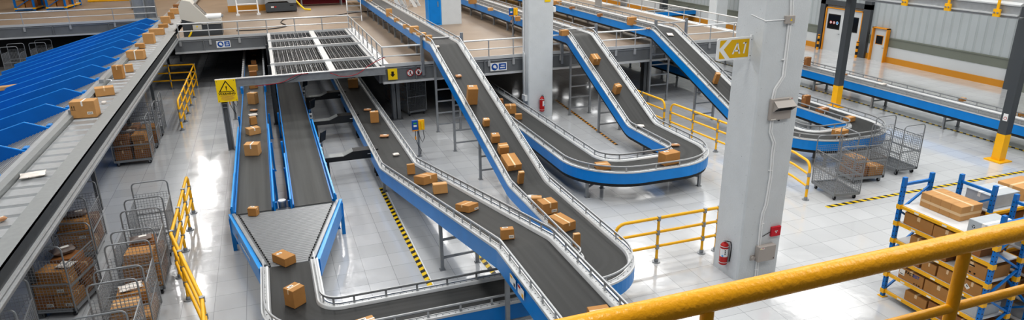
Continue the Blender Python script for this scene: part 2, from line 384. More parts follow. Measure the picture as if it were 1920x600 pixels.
handrail([(gx[5]+.06, RY), (XR, RY)], 'grey handrail right of the third descending belt, beside the A1 pillar', 1.2)
handrail([(XR+.05, RY), (XR+.05, 50)], 'long white-topped handrail along the right edge of the mezzanine', 1.35)
handrail([(-16, YL-.13), (-5.6, YL-.13)], 'grey handrail above the blue chutes, top left', 1.95)

# pillars
def pillar(x0, x1, y0, y1, label, seed, top=12.9, z0=0):
    m = MB(); c = .03
    m.prism([(x0+c, y0), (x1-c, y0), (x1, y0+c), (x1, y1), (x0, y1), (x0, y0+c)], 'conc', 'z', z0, top)
    t = thing('concrete_pillar', label, 'pillar', (0, 0, 0)); m.build('shaft', t)
    rn = random.Random(seed); p = MB()
    for k in range(70):
        z = rn.uniform(.3, 6.5); r = rn.uniform(.003, .007)
        if rn.random() < .5: p.disc((rn.uniform(x0+.05, x1-.05), y0-.002, z), r, 'pit', (0, -1, 0), 8)
        else: p.disc((x0-.002, rn.uniform(y0+.05, y1-.05), z), r, 'pit', (-1, 0, 0), 8)
    o = p.build('surface_pits', t); o['kind'] = 'stuff'
    t['kind'] = 'structure'; return t
BX0, BX1, BY0, BY1 = 8.46, 9.46, 9.97, 10.76
pillar(BX0, BX1, BY0, BY1, 'large pale concrete pillar carrying the yellow A1 sign', 1)
MX0, MX1, MY0, MY1 = 8.93, 9.92, 23.0, 23.6
pillar(MX0, MX1, MY0, MY1, 'white concrete pillar with an extinguisher, in the middle distance', 2)
pillar(*[PY(828, 43, 33.0)[0], PY(866, 43, 33.0)[0]], 33.0, 34.0, 'white pillar beside a blue cabinet on the mezzanine', 3, z0=ZD)
m = MB(); x0, x1 = PY(804, 43, 33.1)[0], PY(828, 43, 33.1)[0]
m.rng(x0, x1-.02, 33.0, 33.7, ZD, 5.2, 'cyan'); t = thing('electrical_cabinet', 'tall bright blue cabinet against the mezzanine pillar', 'cabinet'); m.build('body', t)
m = MB(); m.rng(x0+.05, x1-.08, 32.97, 33.0, ZD+.08, 3.6, 'blue'); m.rng(x0+.05, x1-.08, 32.97, 33.0, 3.65, 5.1, 'blue'); d = m.build('door', t)
m = MB(); m.rng(x1-.2, x1-.16, 32.94, 32.97, 3.2, 3.45, 'steel'); m.build('handle', d)
pillar(28.1, 29.0, 38.0, 38.8, 'pale pillar far behind by the right wall', 4)

# ------------------------------------------------------------------ conveyors
def fillet(kn):
    """kn: (x,y,z,r) -> smooth list of Vectors"""
    out = [Vector(kn[0][:3])]
    for i in range(1, len(kn)-1):
        a, b, c = Vector(kn[i-1][:3]), Vector(kn[i][:3]), Vector(kn[i+1][:3]); r = kn[i][3]
        u = (a-b).normalized(); v = (c-b).normalized(); ang = u.angle(v)
        if PI-ang < 1e-3: out.append(b); continue
        d = r/math.tan(ang/2); d = min(d, (a-b).length*.49, (c-b).length*.49); r = d*math.tan(ang/2)
        bis = (u+v).normalized(); o = b+bis*(r/math.sin(ang/2)); p0 = b+u*d-o
        n = max(3, int((PI-ang)/math.radians(6))); ax = p0.cross(b+v*d-o).normalized()
        for k in range(n+1):
            out.append(o+Matrix.Rotation((PI-ang)*k/n, 3, ax) @ p0)
    out.append(Vector(kn[-1][:3])); return out
def frames(pts):
    fr = []; s = 0
    for i, p in enumerate(pts):
        t = (pts[min(i+1, len(pts)-1)]-pts[max(i-1, 0)]).normalized()
        if 0 < i < len(pts)-1: t = ((pts[i+1]-p).normalized()+(p-pts[i-1]).normalized()).normalized()
        sd = t.cross(Vector((0, 0, 1))).normalized(); n = sd.cross(t).normalized()
        if i: s += (p-pts[i-1]).length
        fr.append((p, t, sd, n, s))
    return fr
def sweep(mb, fr, prof, m, closed=False, cap=True):
    k = mb.mi(m); pv = [0]
    for i in range(1, len(prof)): pv.append(pv[-1]+math.hypot(prof[i][0]-prof[i-1][0], prof[i][1]-prof[i-1][1]))
    mid = pv[-1]/2; base = len(mb.v); n = len(prof)
    for (p, t, sd, nn, s) in fr:
        for (u, v) in prof: q = p+sd*u+nn*v; mb.v.append(tuple(q))
    for i in range(len(fr)-1):
        for j in range(n if closed else n-1):
            j2 = (j+1) % n
            mb.f.append((base+i*n+j, base+i*n+j2, base+(i+1)*n+j2, base+(i+1)*n+j)); mb.m.append(k)
            if not closed or j < n-1:
                mb.uv[len(mb.f)-1] = [(fr[i][4], pv[j]-mid), (fr[i][4], pv[j2]-mid), (fr[i+1][4], pv[j2]-mid), (fr[i+1][4], pv[j]-mid)]
    if closed and cap:
        mb.f.append(tuple(base+j for j in range(n))); mb.m.append(k); mb.f.append(tuple(base+(len(fr)-1)*n+j for j in range(n))[::-1]); mb.m.append(k)
def rect(u0, u1, v0, v1): return [(u0, v0), (u1, v0), (u1, v1), (u0, v1)]
def sub(fr, s0, s1):
    out = []
    for i in range(len(fr)):
        if s0 <= fr[i][4] <= s1: out.append(fr[i])
        if i+1 < len(fr):
            a, b = fr[i], fr[i+1]
            for s in (s0, s1):
                if a[4] < s < b[4]:
                    w = (s-a[4])/(b[4]-a[4]); out.append((a[0].lerp(b[0], w), a[1].lerp(b[1], w).normalized(), a[2].lerp(b[2], w).normalized(), a[3].lerp(b[3], w).normalized(), s))
    out.sort(key=lambda q: q[4]); return out
def frame_at(fr, s): return sub(fr, s, s+1e-6)[0] if s < fr[-1][4]-1e-4 else fr[-1]
def s_near(fr, x, y):
    best = None; s = 0
    while s < fr[-1][4]:
        p = frame_at(fr, s)[0]; d = math.hypot(p.x-x, p.y-y)
        if best is None or d < best[0]: best = (d, s)
        s += .1
    return best[1]
def conveyor(label, kn, bw=.39, legs=(), blue='blue', bh=.28, under=0.0, step=.7, beltm='belt', guards=(1, 1), gh=.17, floor=0.0, name='belt_conveyor', chan=True, braces=True, group=None, chw=.08):
    t = thing(name, label, 'conveyor', group=group); fr = frames(fillet(kn)); L = fr[-1][4]
    m = MB(); sweep(m, fr, [(-bw, 0), (bw, 0)], beltm); sweep(m, fr, [(-bw, -.06), (bw, -.06)], 'under'); m.build('belt', t)
    for sg in (-1, 1):
        e = bw+.02
        m = MB(); sweep(m, fr, [(sg*bw, -.02), (sg*(bw+.012), .02), (sg*(bw+.03), .045), (sg*(bw+.055), .05)], 'silver')
        if chan: sweep(m, fr, [(sg*(bw+.055), .04), (sg*(bw+.055+chw), .04)], 'channel'); sweep(m, fr, [(sg*(bw+.055+chw), .055), (sg*(bw+.085+chw), .055), (sg*(bw+.085+chw), .015)], 'silver')
        m.build('side_channel', t, True)
        o = bw+.075+chw
        m = MB(); sweep(m, fr, rect(sg*o, sg*(o-.02), .03, -bh), blue, True); m.build('side_panel', t)
        if under > 0: m = MB(); sweep(m, fr, rect(sg*(o-.03), sg*(o-.05), -bh, -bh-under), 'under', True); m.build('lower_skirt', t)
        if guards[0 if sg < 0 else 1]:
            g = MB(); u = bw+.055+chw*.5
            sweep(g, fr, rect(sg*(u-.013), sg*(u+.013), gh, gh+.03), 'guard', True); sweep(g, fr, rect(sg*(u-.012), sg*(u+.012), gh-.010, gh-.001), 'steeld', True)
            s = .25
            while s < L-.05:
                p, tt, sd, nn, _ = frame_at(fr, s); Mx = Matrix((tt, sd, nn)).transposed()
                c = p+sd*sg*u+nn*(gh/2+.02); g.box(c, (.035, .018, gh-.04), 'guard', mat=Mx); s += step
            g.build('guard_rail', t)
    bt = [bw-.02+.07]
    for q in legs:
        x, y = q[0], q[1]; s = s_near(fr, x, y); p, tt, sd, nn, _ = frame_at(fr, s); zt = p.z-bh+.02; fl = q[2] if len(q) > 2 else floor
        h = Vector((sd.x, sd.y, 0)).normalized(); u = bw+.02; l = MB()
        for sg in (-1, 1):
            a = p+h*sg*u; l.rng(a.x-.035, a.x+.035, a.y-.035, a.y+.035, fl, zt, 'steel'); l.rng(a.x-.06, a.x+.06, a.y-.06, a.y+.06, fl, fl+.015, 'steel')
        rzz = math.atan2(h.y, h.x); z = fl+.28
        while z < zt-.02:
            l.box((p.x, p.y, z), (2*u, .03, .05), 'steel', rz=rzz); z += .42
        l.box((p.x, p.y, zt-.04), (2*u, .04, .06), 'steel', rz=rzz); l.build('support_frame', t)
    return t, fr
Z0 = .82
# first descending belt and its curve
conveyor('descending belt conveyor full of brown cartons, left of the far pillar, ending in a curve', [(5.72, 46, 3.12, 0), (5.72, 22.6, 3.12, .8), (5.72, 14.7, Z0, .8), (5.72, 9.98, Z0, 1.1), (4.2, 9.98, Z0, 0)],
         bw=.40, legs=[(5.72, y) for y in (22.6, 20.3, 17.5)]+[(5.72, 13.4)]+[(5.72, y, ZD) for y in (25.5, 27, 28.5, 30, 31.5, 33, 34.5, 36, 38)])
# second descending belt with U-turn
conveyor('second descending belt with a U-turn sweeping back under the mezzanine', [(11.02, 56, 3.05, 0), (11.02, 22.95, 3.05, .8), (11.02, 18.2, Z0, .8), (11.02, 14.9, Z0, 1.05), (7.72, 14.9, Z0, 1.15), (7.72, 32, Z0, 0)],
         bw=.40, legs=[(11.02, 22.9), (11.02, 20.5), (11.02, 17.4), (10.5, 15.2), (8.0, 15.5), (7.72, 18.5), (7.72, 21.5), (7.72, 26)]+[(11.02, y, ZD) for y in (26, 28, 30, 32, 34, 36, 38, 40)], under=.09)
# third
conveyor('third descending belt, disappearing behind the A1 pillar into a U-turn', [(14.85, 58, 2.98, 0), (14.85, 23.3, 2.98, .8), (14.85, 17.7, Z0, .8), (14.85, 15.05, Z0, 1.0), (17.68, 15.05, Z0, 1.0), (17.68, 40, Z0, 0)],
         bw=.40, legs=[(14.85, 23.5), (14.85, 20.3), (14.85, 18), (15.4, 15.1), (17.68, 17.5), (17.68, 20.5), (17.68, 24), (17.68, 27), (17.68, 30)]+[(14.85, y, ZD) for y in (26, 28.5, 31, 33.5, 36, 38.5, 41)], under=.09)
# long right conveyor
conveyor('long straight blue sided conveyor running along the right wall aisle', [(22.42, 10, Z0, 0), (22.42, 42, Z0, 0)], bw=.34, under=.09, beltm='roller',
         legs=[(22.42, y) for y in (11.5, 13.2, 16.3, 19.4, 22.5, 25.6, 28.7)])
# far cross conveyor beyond the mezzanine's right edge
conveyor('far blue conveyor crossing behind the mezzanine on the right', [(20.6, 43.6, Z0, 0), (32, 43.6, Z0, 0)], bw=.34, under=.09, legs=[(22, 43.6), (25, 43.6), (28, 43.6)])
# nearest inclined conveyor
CK = [(2.93, 36, Z0, 0), (2.93, 17.15, Z0, 1.0), (3.6, 9.35, 2.0, 1.0), (3.6, 4.6, 2.0, 0)]
t, fr1 = conveyor('nearest wide belt conveyor rising toward the viewer, with warning stickers', CK, bw=.385, step=.45, legs=[(2.93, 17.6), (2.93, 21), (2.93, 25), (3.22, 12.65), (3.6, 9.25), (3.6, 6.5)], blue='blue', bh=.32)
# warning stickers on its left panel
for (px, py, c1, c2) in ((962, 527, 'yellow', 'steeld'), (977, 547, 'red', 'yellow')):
    y, z = PX(px, py, 3.6-.385-.177); s = MB(); X = 3.6-.385-.178-.003
    s.rng(X-.002, X, y-.13, y+.13, z-.075, z+.075, 'white'); s.rng(X-.004, X-.002, y+.02, y+.12, z+.03, z+.07, c1); s.rng(X-.004, X-.002, y-.11, y-.04, z-.06, z, c2); s.build('warning_sticker', t)
# lower run
LK = [(-.15, 12.35, Z0+.03, 0), (-.15, 9.98, Z0+.03, .8), (4.17, 9.98, Z0+.03, 0)]
conveyor('low curved conveyor from the roller merge, passing under the nearest belt', LK, bw=.365, legs=[(-.15, 11.6), (1.2, 9.98), (3.0, 9.98)], bh=.3, step=.55)

# twin belts -------------------------------------------------
def twin(x0, x1, label, left):
    t = thing('belt_conveyor', label, 'conveyor'); z = .85
    m = MB(); n = 24
    m.face([(x0, 15.28, z), (x1, 15.28, z), (x1, 42, z), (x0, 42, z)], 'belt2', [(15, x0), (15, x1), (42, x1), (42, x0)]); m.rng(x0, x1, 15.35, 42, z-.12, z-.04, 'under'); m.build('belt', t)
    m = MB(); m.cyl((x0, 15.32, z-.06), (x1, 15.32, z-.06), .055, 'steeld', 14); m.build('end_roller', t, True)
    for xe, sg in ((x0, -1), (x1, 1)):
        m = MB(); xa, xb = sorted((xe, xe+sg*.035)); m.rng(xa, xb, 15.35, 42, z-.2, z+.03, 'blue'); m.build('side_panel', t)
        m = MB(); xo = xe+sg*.045; xa, xb = sorted((xo, xo+sg*.04))
        y1 = 22.2 if (left or sg > 0) else 18.9
        m.rng(xa, xb, 15.25, min(y1, 17.6), z-.28, z+.2, 'blue'); m.rng(xa, xb, 15.25, min(y1, 17.6), z+.2, z+.215, 'cyan')
        m.rng(xa, xb, 17.63, y1, z-.05, z+.17, 'blue'); m.rng(xa, xb, 17.63, y1, z+.17, z+.185, 'cyan'); m.build('guide_panel', t)  # bright strips on the panel tops are painted highlights
        for y in (15.6, 18, 20.5, 24):
            l = MB(); xl = xe+sg*.1; l.rng(xl-.03, xl+.03, y-.04, y+.04, 0, z+.05, 'blue'); l.rng(xl-.05, xl+.05, y-.06, y+.06, 0, .012, 'blue'); l.build('leg', t)
        m = MB(); m.rng(xo-.03, xo+.03, 28.0, 42, z+.02, z+.28, 'guard'); m.rng(xo-.04, xo+.04, 27.6, 28.0, z+.02, z+.25, 'blue')
        y = 28.2
        while y < 42: m.rng(xo-.04, xo+.04, y, y+.05, z+.03, z+.29, 'silver'); y += .5
        if left: m.build('guard_rail', t)
    return t
twin(-1.18, -.41, 'left belt of the twin conveyors, carrying a column of cartons', True)
twin(.09, .95, 'right belt of the twin conveyors, running empty below the mesh platform', False)
# roller merge
t = thing('roller_merge', 'tapering grey roller table joining the twin belts to the low conveyor', 'roller table'); z = .85
yb, yf = 15.22, 12.4; bl, br, fl, fr_ = -1.14, .98, -.51, .22
ro = MB(); n = 34
for i in range(n):
    w = (i+.5)/n; y = yb+(yf-yb)*w; ro.cyl((bl+(fl-bl)*w+.03, y, z-.035), (br+(fr_-br)*w-.03, y, z-.035), .036, 'roller', 10)
ro.build('rollers', t, True)
for (b, f, sg) in ((bl, fl, -1), (br, fr_, 1)):
    m = MB()
    for (off, wd, z0, z1, mm) in ((.0, .05, z-.05, z+.015, 'steeld'), (.05, .07, z-.05, z+.06, 'steel'),):
        m.prism([(b+sg*off, yb), (b+sg*(off+wd), yb), (f+sg*(off+wd), yf), (f+sg*off, yf)], mm, 'z', z0, z1)
    m.build('side_strip', t)
    m = MB(); m.prism([(b+sg*.12, yb+.1), (b+sg*.20, yb+.1), (f+sg*.20, yf-.05), (f+sg*.12, yf-.05)], 'cyan', 'z', z-.01, z+.02)
    m.prism([(b+sg*.16, yb+.1), (b+sg*.20, yb+.1), (f+sg*.20, yf-.05), (f+sg*.16, yf-.05)], 'blue', 'z', z-.36, z-.01); m.build('side_panel', t)
    m = MB()
    for k in range(26):
        w = k/26; x = b+(f-b)*w-sg*.02; y = yb+(yf-yb)*w; m.box((x, y, z+.012), (.03, .03, .02), 'black')
    m.build('chain', t)['kind'] = 'stuff'
    l = MB(); l.rng(b+sg*.16-.04, b+sg*.16+.04, yb-.02, yb+.06, 0, z-.05, 'blue'); l.build('leg', t)
    l = MB(); l.rng(f+sg*.1-.04, f+sg*.1+.04, yf-.02, yf+.06, 0, z-.1, 'blue'); l.build('leg', t)
# faded pale lettering on its left panel: too soft to read in the photo, kept as marks
m = MB(); dv = Vector((fl-bl, yf-yb, 0)).normalized()
for k in range(11):
    if k in (2, 3): continue
    c = Vector((bl-.201, yb, z-.17))+dv*(.75+.13*k)
    ln = .06 if k % 3 else .09
    m.box((c.x-.006, c.y, c.z), (.004, ln, .045 if k % 2 else .06), 'wtape' if k > 1 else 'kraft', rz=math.atan2(dv.y, dv.x)-PI/2)
m.build('panel_lettering', t)['kind'] = 'stuff'
# cylinder bin between belts
t = thing('bollard', 'short grey steel cylinder between the ends of the twin belts', 'bollard'); m = MB()
m.cyl((-.17, 15.55, 0), (-.17, 15.55, .92), .085, 'steel', 24); m.build('body', t, True)
m = MB(); m.cyl((-.17, 15.55, .92), (-.17, 15.55, .95), .09, 'silver', 24); m.build('cap', t, True)
m = MB(); m.rng(-.41, .09, 15.3, 15.42, .72, .80, 'steeld'); tag(m.build('cross_member'), 'grey cross member joining the ends of the twin belts', 'beam')

# ------------------------------------------------------------------ black portal benches
for k, y in enumerate((18.9, 22.95, 26.6)):
    t = thing('black_bench', 'black stepped beam between twin belts and nearest belt, %s' % ('nearest the viewer', 'middle of three', 'farthest back')[k], 'bench', group=None)
    m = MB(); m.prism([(1.08, .60), (1.62, .60), (1.62, .73), (1.08, .73)], 'black', 'y', y-.02, y+.34); m.prism([(1.62, .60), (1.9, .60), (1.9, .85), (1.62, .73)], 'black', 'y', y-.02, y+.34); m.prism([(1.9, .60), (2.62, .60), (2.62, .85), (1.9, .85)], 'black', 'y', y-.02, y+.34); m.build('beam_body', t)
    m = MB(); m.prism([(1.09, .731), (1.62, .731), (1.62, .737), (1.09, .737)], 'trayedge', 'y', y+.0, y+.32); m.prism([(1.62, .731), (1.9, .851), (1.9, .857), (1.62, .737)], 'trayedge', 'y', y+.0, y+.32); m.build('top_sheen', t)  # pale grey sheet painting the reflection on the black top
    for x in (1.14, 2.56):
        for yy in (y+.02, y+.30):
            l = MB(); l.rng(x-.06, x+.06, yy-.03, yy+.03, 0, .6, 'black'); l.build('leg', t)
    b = MB(); b.disc((2.5, y-.022, .73), .042, 'sign', (0, -1, 0)); b.disc((2.5, y-.024, .73), .018, 'black', (0, -1, 0)); b.rng(2.3, 2.42, y-.024, y-.021, .72, .738, 'wtape'); b.build('badge', t)
    # monitor on pole
    t = thing('monitor_stand', 'black flat screen on a thin stand beside the %s black bench' % ('nearest', 'middle', 'farthest')[k], 'monitor', (1.1, y+.75, 0))
    m = MB(); m.cyl((0, 0, 0), (0, 0, 1.1), .025, 'steel', 8); m.rng(-.1, .1, -.1, .1, 0, .02, 'steel'); m.build('pole', t)
    m = MB(); m.box((.05, 0, 1.18), (.03, .42, .3), 'black', mat=Matrix.Rotation(math.radians(10), 3, 'Y') @ Matrix.Rotation(math.radians(-25), 3, 'Z')); m.build('screen', t)
    m = MB(); m.box((-.05, -.1, .78), (.09, .12, .16), 'white'); m.box((-.05, -.17, .80), (.06, .02, .09), 'steeld'); m.build('scanner_unit', t)
    m = MB(); m.tube([(-.03, -.05, .95), (-.1, -.08, .6), (-.02, -.1, .35), (0, -.04, .12)], .012, 'hose', 6); m.build('cable', t)

# ------------------------------------------------------------------ mesh platform and sign portal
t = thing('mesh_platform', 'dark wire mesh guard platform in a silver frame above the twin belts', 'platform')
ys = [23.15, 25.3, 28.75, 30.85]
for y in ys:
    if y == ys[0]: continue
    m = MB(); m.rng(-.06, 3.62, y-.05, y+.05, 2.30, 2.40, 'silver'); m.build('cross_tube', t)
for x, w in ((.02, .06), (1.93, .11), (3.5, .05)):
    m = MB(); m.rng(x-w, x+w, 23.2, 33.3, 2.22, 2.34, 'silver'); m.build('long_beam', t)
m = MB()
x = .1
while x < 3.45: m.rng(x, x+.014, 23.2, 33.3, 2.285, 2.29, 'steel'); x += .17
y = 23.3
while y < 33.3: m.rng(.05, 3.45, y, y+.01, 2.28, 2.285, 'steeld'); y += .15
m.build('wire_mesh', t)
m = MB(); x = .15
while x < 3.4: m.rng(x, x+.05, 23.2, 33.3, 2.14, 2.16, 'plate'); x += .075  # dark slats added for the darkness seen through the mesh
m.build('shade_slats', t)
for (x, y) in ((-.08, 25.9), (-.08, 30.8)):
    m = MB(); m.rng(x-.08, x+.08, y-.012, y+.012, 0, 2.22, 'steeld'); m.rng(x-.08, x-.06, y-.08, y+.08, 0, 2.22, 'steeld'); m.rng(x+.06, x+.08, y-.08, y+.08, 0, 2.22, 'steeld')
    m.rng(x-.13, x+.13, y-.13, y+.13, 0, .02, 'steeld')
    m.build('leg', t)
t = thing('sign_portal', 'grey steel beam on a channel post holding the yellow warning sign', 'beam')
m = MB(); m.rng(-1.78, 3.66, 23.05, 23.2, 2.375, 2.40, 'silver'); m.rng(-1.78, 3.66, 23.1, 23.13, 2.15, 2.375, 'steel'); m.rng(-1.78, 3.66, 23.05, 23.2, 2.13, 2.15, 'steel'); m.build('beam', t)
m = MB(); m.rng(-1.70, -1.50, 23.2, 23.23, 0, 2.15, 'fascia'); m.rng(-1.70, -1.67, 23.1, 23.2, 0, 2.15, 'steel'); m.rng(-1.53, -1.50, 23.1, 23.2, 0, 2.15, 'steel')
for z in (1.45, 1.58): m.rng(-1.67, -1.53, 23.12, 23.2, z, z+.03, 'steel')
m.build('post', t)
def wire(pts, r, mname, name, label):
    ctl = [Vector(p) for p in pts]; out = []
    q = [ctl[0]*2-ctl[1]]+ctl+[ctl[-1]*2-ctl[-2]]
    for i in range(1, len(q)-2):
        for k in range(6):
            u = k/6; a, b, c, d = q[i-1], q[i], q[i+1], q[i+2]
            out.append(.5*((2*b)+(c-a)*u+(2*a-5*b+4*c-d)*u*u+(3*b-a-3*c+d)*u**3))
    out.append(ctl[-1]); m = MB(); m.tube(out, r, mname, 6)
    return tag(m.build(name, None, True), label, 'cable')
wire([(-.6, 23.05, 2.1), (.2, 23.0, 2.16), (.7, 23.0, 2.36), (1.1, 23.0, 2.40)], .014, 'redcable', 'red_cable', 'red cable hanging at the left of the mesh platform beam')
wire([(1.8, 23.0, 2.35), (2.2, 23.0, 2.2), (2.7, 23.0, 2.25), (3.2, 23.2, 2.5), (3.9, 23.9, 2.62)], .014, 'redcable', 'red_cable', 'red cable looped over the right end of the mesh platform beam')
wire([(3.2, 23.2, 2.45), (3.7, 23.8, 2.62), (4.6, 24.0, 2.55), (5.1, 24.1, 2.52)], .012, 'hose', 'black_cable', 'black cable lying over the mezzanine corner above the arrow sign')
wire([(.1, 23.0, 2.12), (.5, 23.0, 2.2), (.9, 23.0, 2.38)], .011, 'hose', 'black_cable', 'thin black cable beside the left red cable')
# warning sign
sx0, sz1 = PY(406, 150, 23.0); sx1, sz0 = PY(437, 192, 23.0)
t = thing('warning_sign', 'yellow rectangular WARNING sign with a triangle on the grey steel beam', 'sign'); zt, zb = 2.40, 1.68; x0, x1 = -1.77, -1.17
m = MB(); m.rng(x0, x1, 22.98, 23.0, zb, zt, 'sign'); m.build('panel', t)
cx = (x0+x1)/2; m = MB(); Y = 22.977
tri = lambda s, z0: [(cx-s, z0), (cx+s, z0), (cx, z0+s*1.6)]
m.face([(a, Y, b) for a, b in tri(.235, 2.005)], 'ink'); m.face([(a, Y-.001, b) for a, b in tri(.185, 2.03)], 'sign')
m.face([(cx-.02, Y-.002, 2.19), (cx+.02, Y-.002, 2.19), (cx+.012, Y-.002, 2.10), (cx-.012, Y-.002, 2.10)], 'ink'); m.disc((cx, Y-.002, 2.07), .017, 'ink'); m.build('warning_triangle', t)
text_mesh('WARNING', .105, 'ink', 'warning_lettering', t, at(cx, Y-.002, 1.945), .002)
m = MB()
for k in range(7):
    w = (.2, .22, .17, .19, .2, .16, .11)[k]; z = 1.89-.026*k; m.rng(cx-w, cx+w, Y-.002, Y, z-.005, z+.003, 'kraft')
m.build('small_print', t)
m = MB()
for (a, b) in ((x0+.04, zt-.04), (x1-.05, zt-.04), (x0+.04, zb+.04), (x1-.04, zb+.04)): m.disc((a, Y-.002, b), .013, 'steeld')
m.build('screws', t)
# arrow + prohibition signs on fascia corner
YF = YE-.1
t = thing('arrow_sign', 'yellow square sign with a black down arrow on the mezzanine corner', 'sign'); x0, z1 = PY(726, 129, YF); x1, z0 = PY(745, 148, YF)
m = MB(); m.rng(x0, x1, YF-.075, YF-.055, z0, z1, 'sign'); m.build('panel', t); cx, cz = (x0+x1)/2, (z0+z1)/2; m = MB(); Y = YF-.078
m.face([(cx-.045, Y, cz+.1), (cx+.045, Y, cz+.1), (cx+.045, Y, cz-.0), (cx+.09, Y, cz-.0), (cx, Y, cz-.1), (cx-.09, Y, cz-.0), (cx-.045, Y, cz-.0)], 'ink'); m.build('arrow', t)
for k, px in enumerate((768.5, 784)):
    x, zc = PY(px, 136-1.5*k, YF); t = thing('prohibition_sign', ('round no walking sign with a red bar, beside the arrow sign', 'round no climbing sign with a red bar, under the leftmost gate post')[k], 'sign'); m = MB()
    m.disc((x, YF-.055, zc), .125, 'red', n=32); m.build('panel', t); m = MB(); m.disc((x, YF-.057, zc), .1, 'white', n=32); m.build('face', t)
    m = MB(); Y = YF-.059; m.disc((x+.01, Y, zc+.055), .018, 'ink', n=12)
    if k == 0: m.face([(x-.02, Y, zc+.035), (x+.03, Y, zc+.035), (x+.02, Y, zc-.02), (x+.05, Y, zc-.075), (x+.02, Y, zc-.075), (x, Y, zc-.03), (x-.03, Y, zc-.075), (x-.055, Y, zc-.07), (x-.015, Y, zc-.015)], 'ink')
    else: m.face([(x-.045, Y, zc+.03), (x+.045, Y, zc+.03), (x+.04, Y, zc-.01), (x+.03, Y, zc-.075), (x-.03, Y, zc-.075), (x-.04, Y, zc-.01)], 'ink')
    m.box((x, Y-.002, zc), (.22, .001, .02), 'red', mat=Matrix.Rotation(math.radians(45), 3, 'Y')); m.build('pictogram', t)
def blue_sign(px0, px1, pyt, pyb, Yp, label):
    x0, z1 = PY(px0, pyt, Yp); x1, z0 = PY(px1, pyb, Yp); t = thing('safety_sign', label, 'sign'); m = MB(); m.rng(x0, x1, Yp-.02, Yp-.005, z0, z1, 'white'); m.build('panel', t)
    h = z1-z0; cz = (z0+z1)/2; m = MB(); Y = Yp-.022; m.disc((x0+h*.55, Y, cz), h*.42, 'signblue'); m.rng(x0+h*1.1, x1-h*.1, Y-.001, Y+.002, z0+h*.12, z1-h*.12, 'signblue')
    m.disc((x0+h*.55, Y-.002, cz+h*.05), h*.2, 'white'); m.rng(x0+h*.6, x0+h*.8, Y-.003, Y-.001, cz-h*.18, cz, 'white')
    for i, (a, b) in enumerate(((.2, .3), (.36, .9), (.1, .62), (.66, .95))):
        z = cz+h*(.14 if i < 2 else -.14); W = x1-h*.2-(x0+h*1.2); m.rng(x0+h*1.2+W*a*.95, x0+h*1.2+W*b, Y-.003, Y-.001, z-h*.07, z+h*.07, 'white')
    m.build('pictogram', t)
blue_sign(405, 433, 77, 88, YM-.1, 'blue and white safety sign on the beam left of the mesh platform')
blue_sign(919, 950, 118.5, 131, YF-.05, 'blue and white safety sign on the beam left of the far pillar')

# ------------------------------------------------------------------ sorter line on the left
t = thing('sorter_line', 'long grey sheet metal sorting conveyor at the left with blue chutes beside it', 'conveyor')
ZT = 2.48; YS = 3.0; YEND = 52
m = MB(); m.rng(-4.85, -4.1, YS, YEND, ZT-.06, ZT-.02, 'tray'); m.build('bed', t)
m = MB(); y = 9.06
while y < YEND:
    m.prism([(y, ZT-.02), (y+.02, ZT+.012), (y+.035, ZT-.015), (y+.07, ZT-.015), (y+.085, ZT+.012), (y+.11, ZT+.004), (y+.47, ZT+.0), (y+.485, ZT-.02)], 'tray', 'x', -4.83, -4.11); y += .49
m.build('carrier_trays', t)
m = MB(); m.prism([(-4.12, ZT-.05), (-4.12, 2.65), (-3.83, 2.65), (-3.83, 2.6), (-3.9, 2.6), (-3.9, ZT-.05)], 'trayedge', 'y', YS, YM-.12); m.build('cover_plate', t)
m = MB(); m.rng(-3.9, -3.83, YS, YM-.12, 2.37, 2.645, 'charcoal'); m.build('side_skirt', t)
m = MB(); m.prism([(-3.95, 2.37), (-3.81, 2.37), (-3.79, 2.34), (-3.80, 2.30), (-3.78, 2.27), (-3.79, 2.19), (-3.95, 2.19)], 'steel', 'y', YS, YM-.12); m.rng(-3.80, -3.775, YS, YM-.12, 2.255, 2.275, 'silver'); m.rng(-3.83, -3.80, YS, YM-.12, 2.365, 2.38, 'silver'); m.build('bottom_lip', t, True)  # thin silver strips stand in for highlights along the lip
m = MB(); m.rng(-5.0, -4.85, YS, YEND, ZT-.12, 2.58, 'trayedge'); m.rng(-5.14, -5.0, YS, YEND, 2.36, 2.56, 'tray'); m.build('outer_rail', t)
for y in (19.6, 23.4):
    m = MB(); m.rng(-4.98, -4.86, y-.35, y+.0, 2.56, 2.68, 'tray'); m.tube([(-4.84, y, 2.6), (-4.72, y-.02, 2.6), (-4.7, y-.12, 2.56)], .02, 'silver', 8); m.build('drive_unit', t)
for y in (8, 13.5, 19, 24.5, 30, 36, 41):
    m = MB(); fl = 0 if y < YL else ZD; m.rng(-4.75, -4.65, y, y+.1, fl, ZT-.05, 'steeld'); m.build('leg', t)
SL = .29
tips = [16.32-1.88*k for k in (2, 1)] + [16.32, 18.18, 20.02, 21.9, 23.75, 25.6, 27.4, 29.36, 31.25, 33.0, 34.8, 36.55, 38.35]
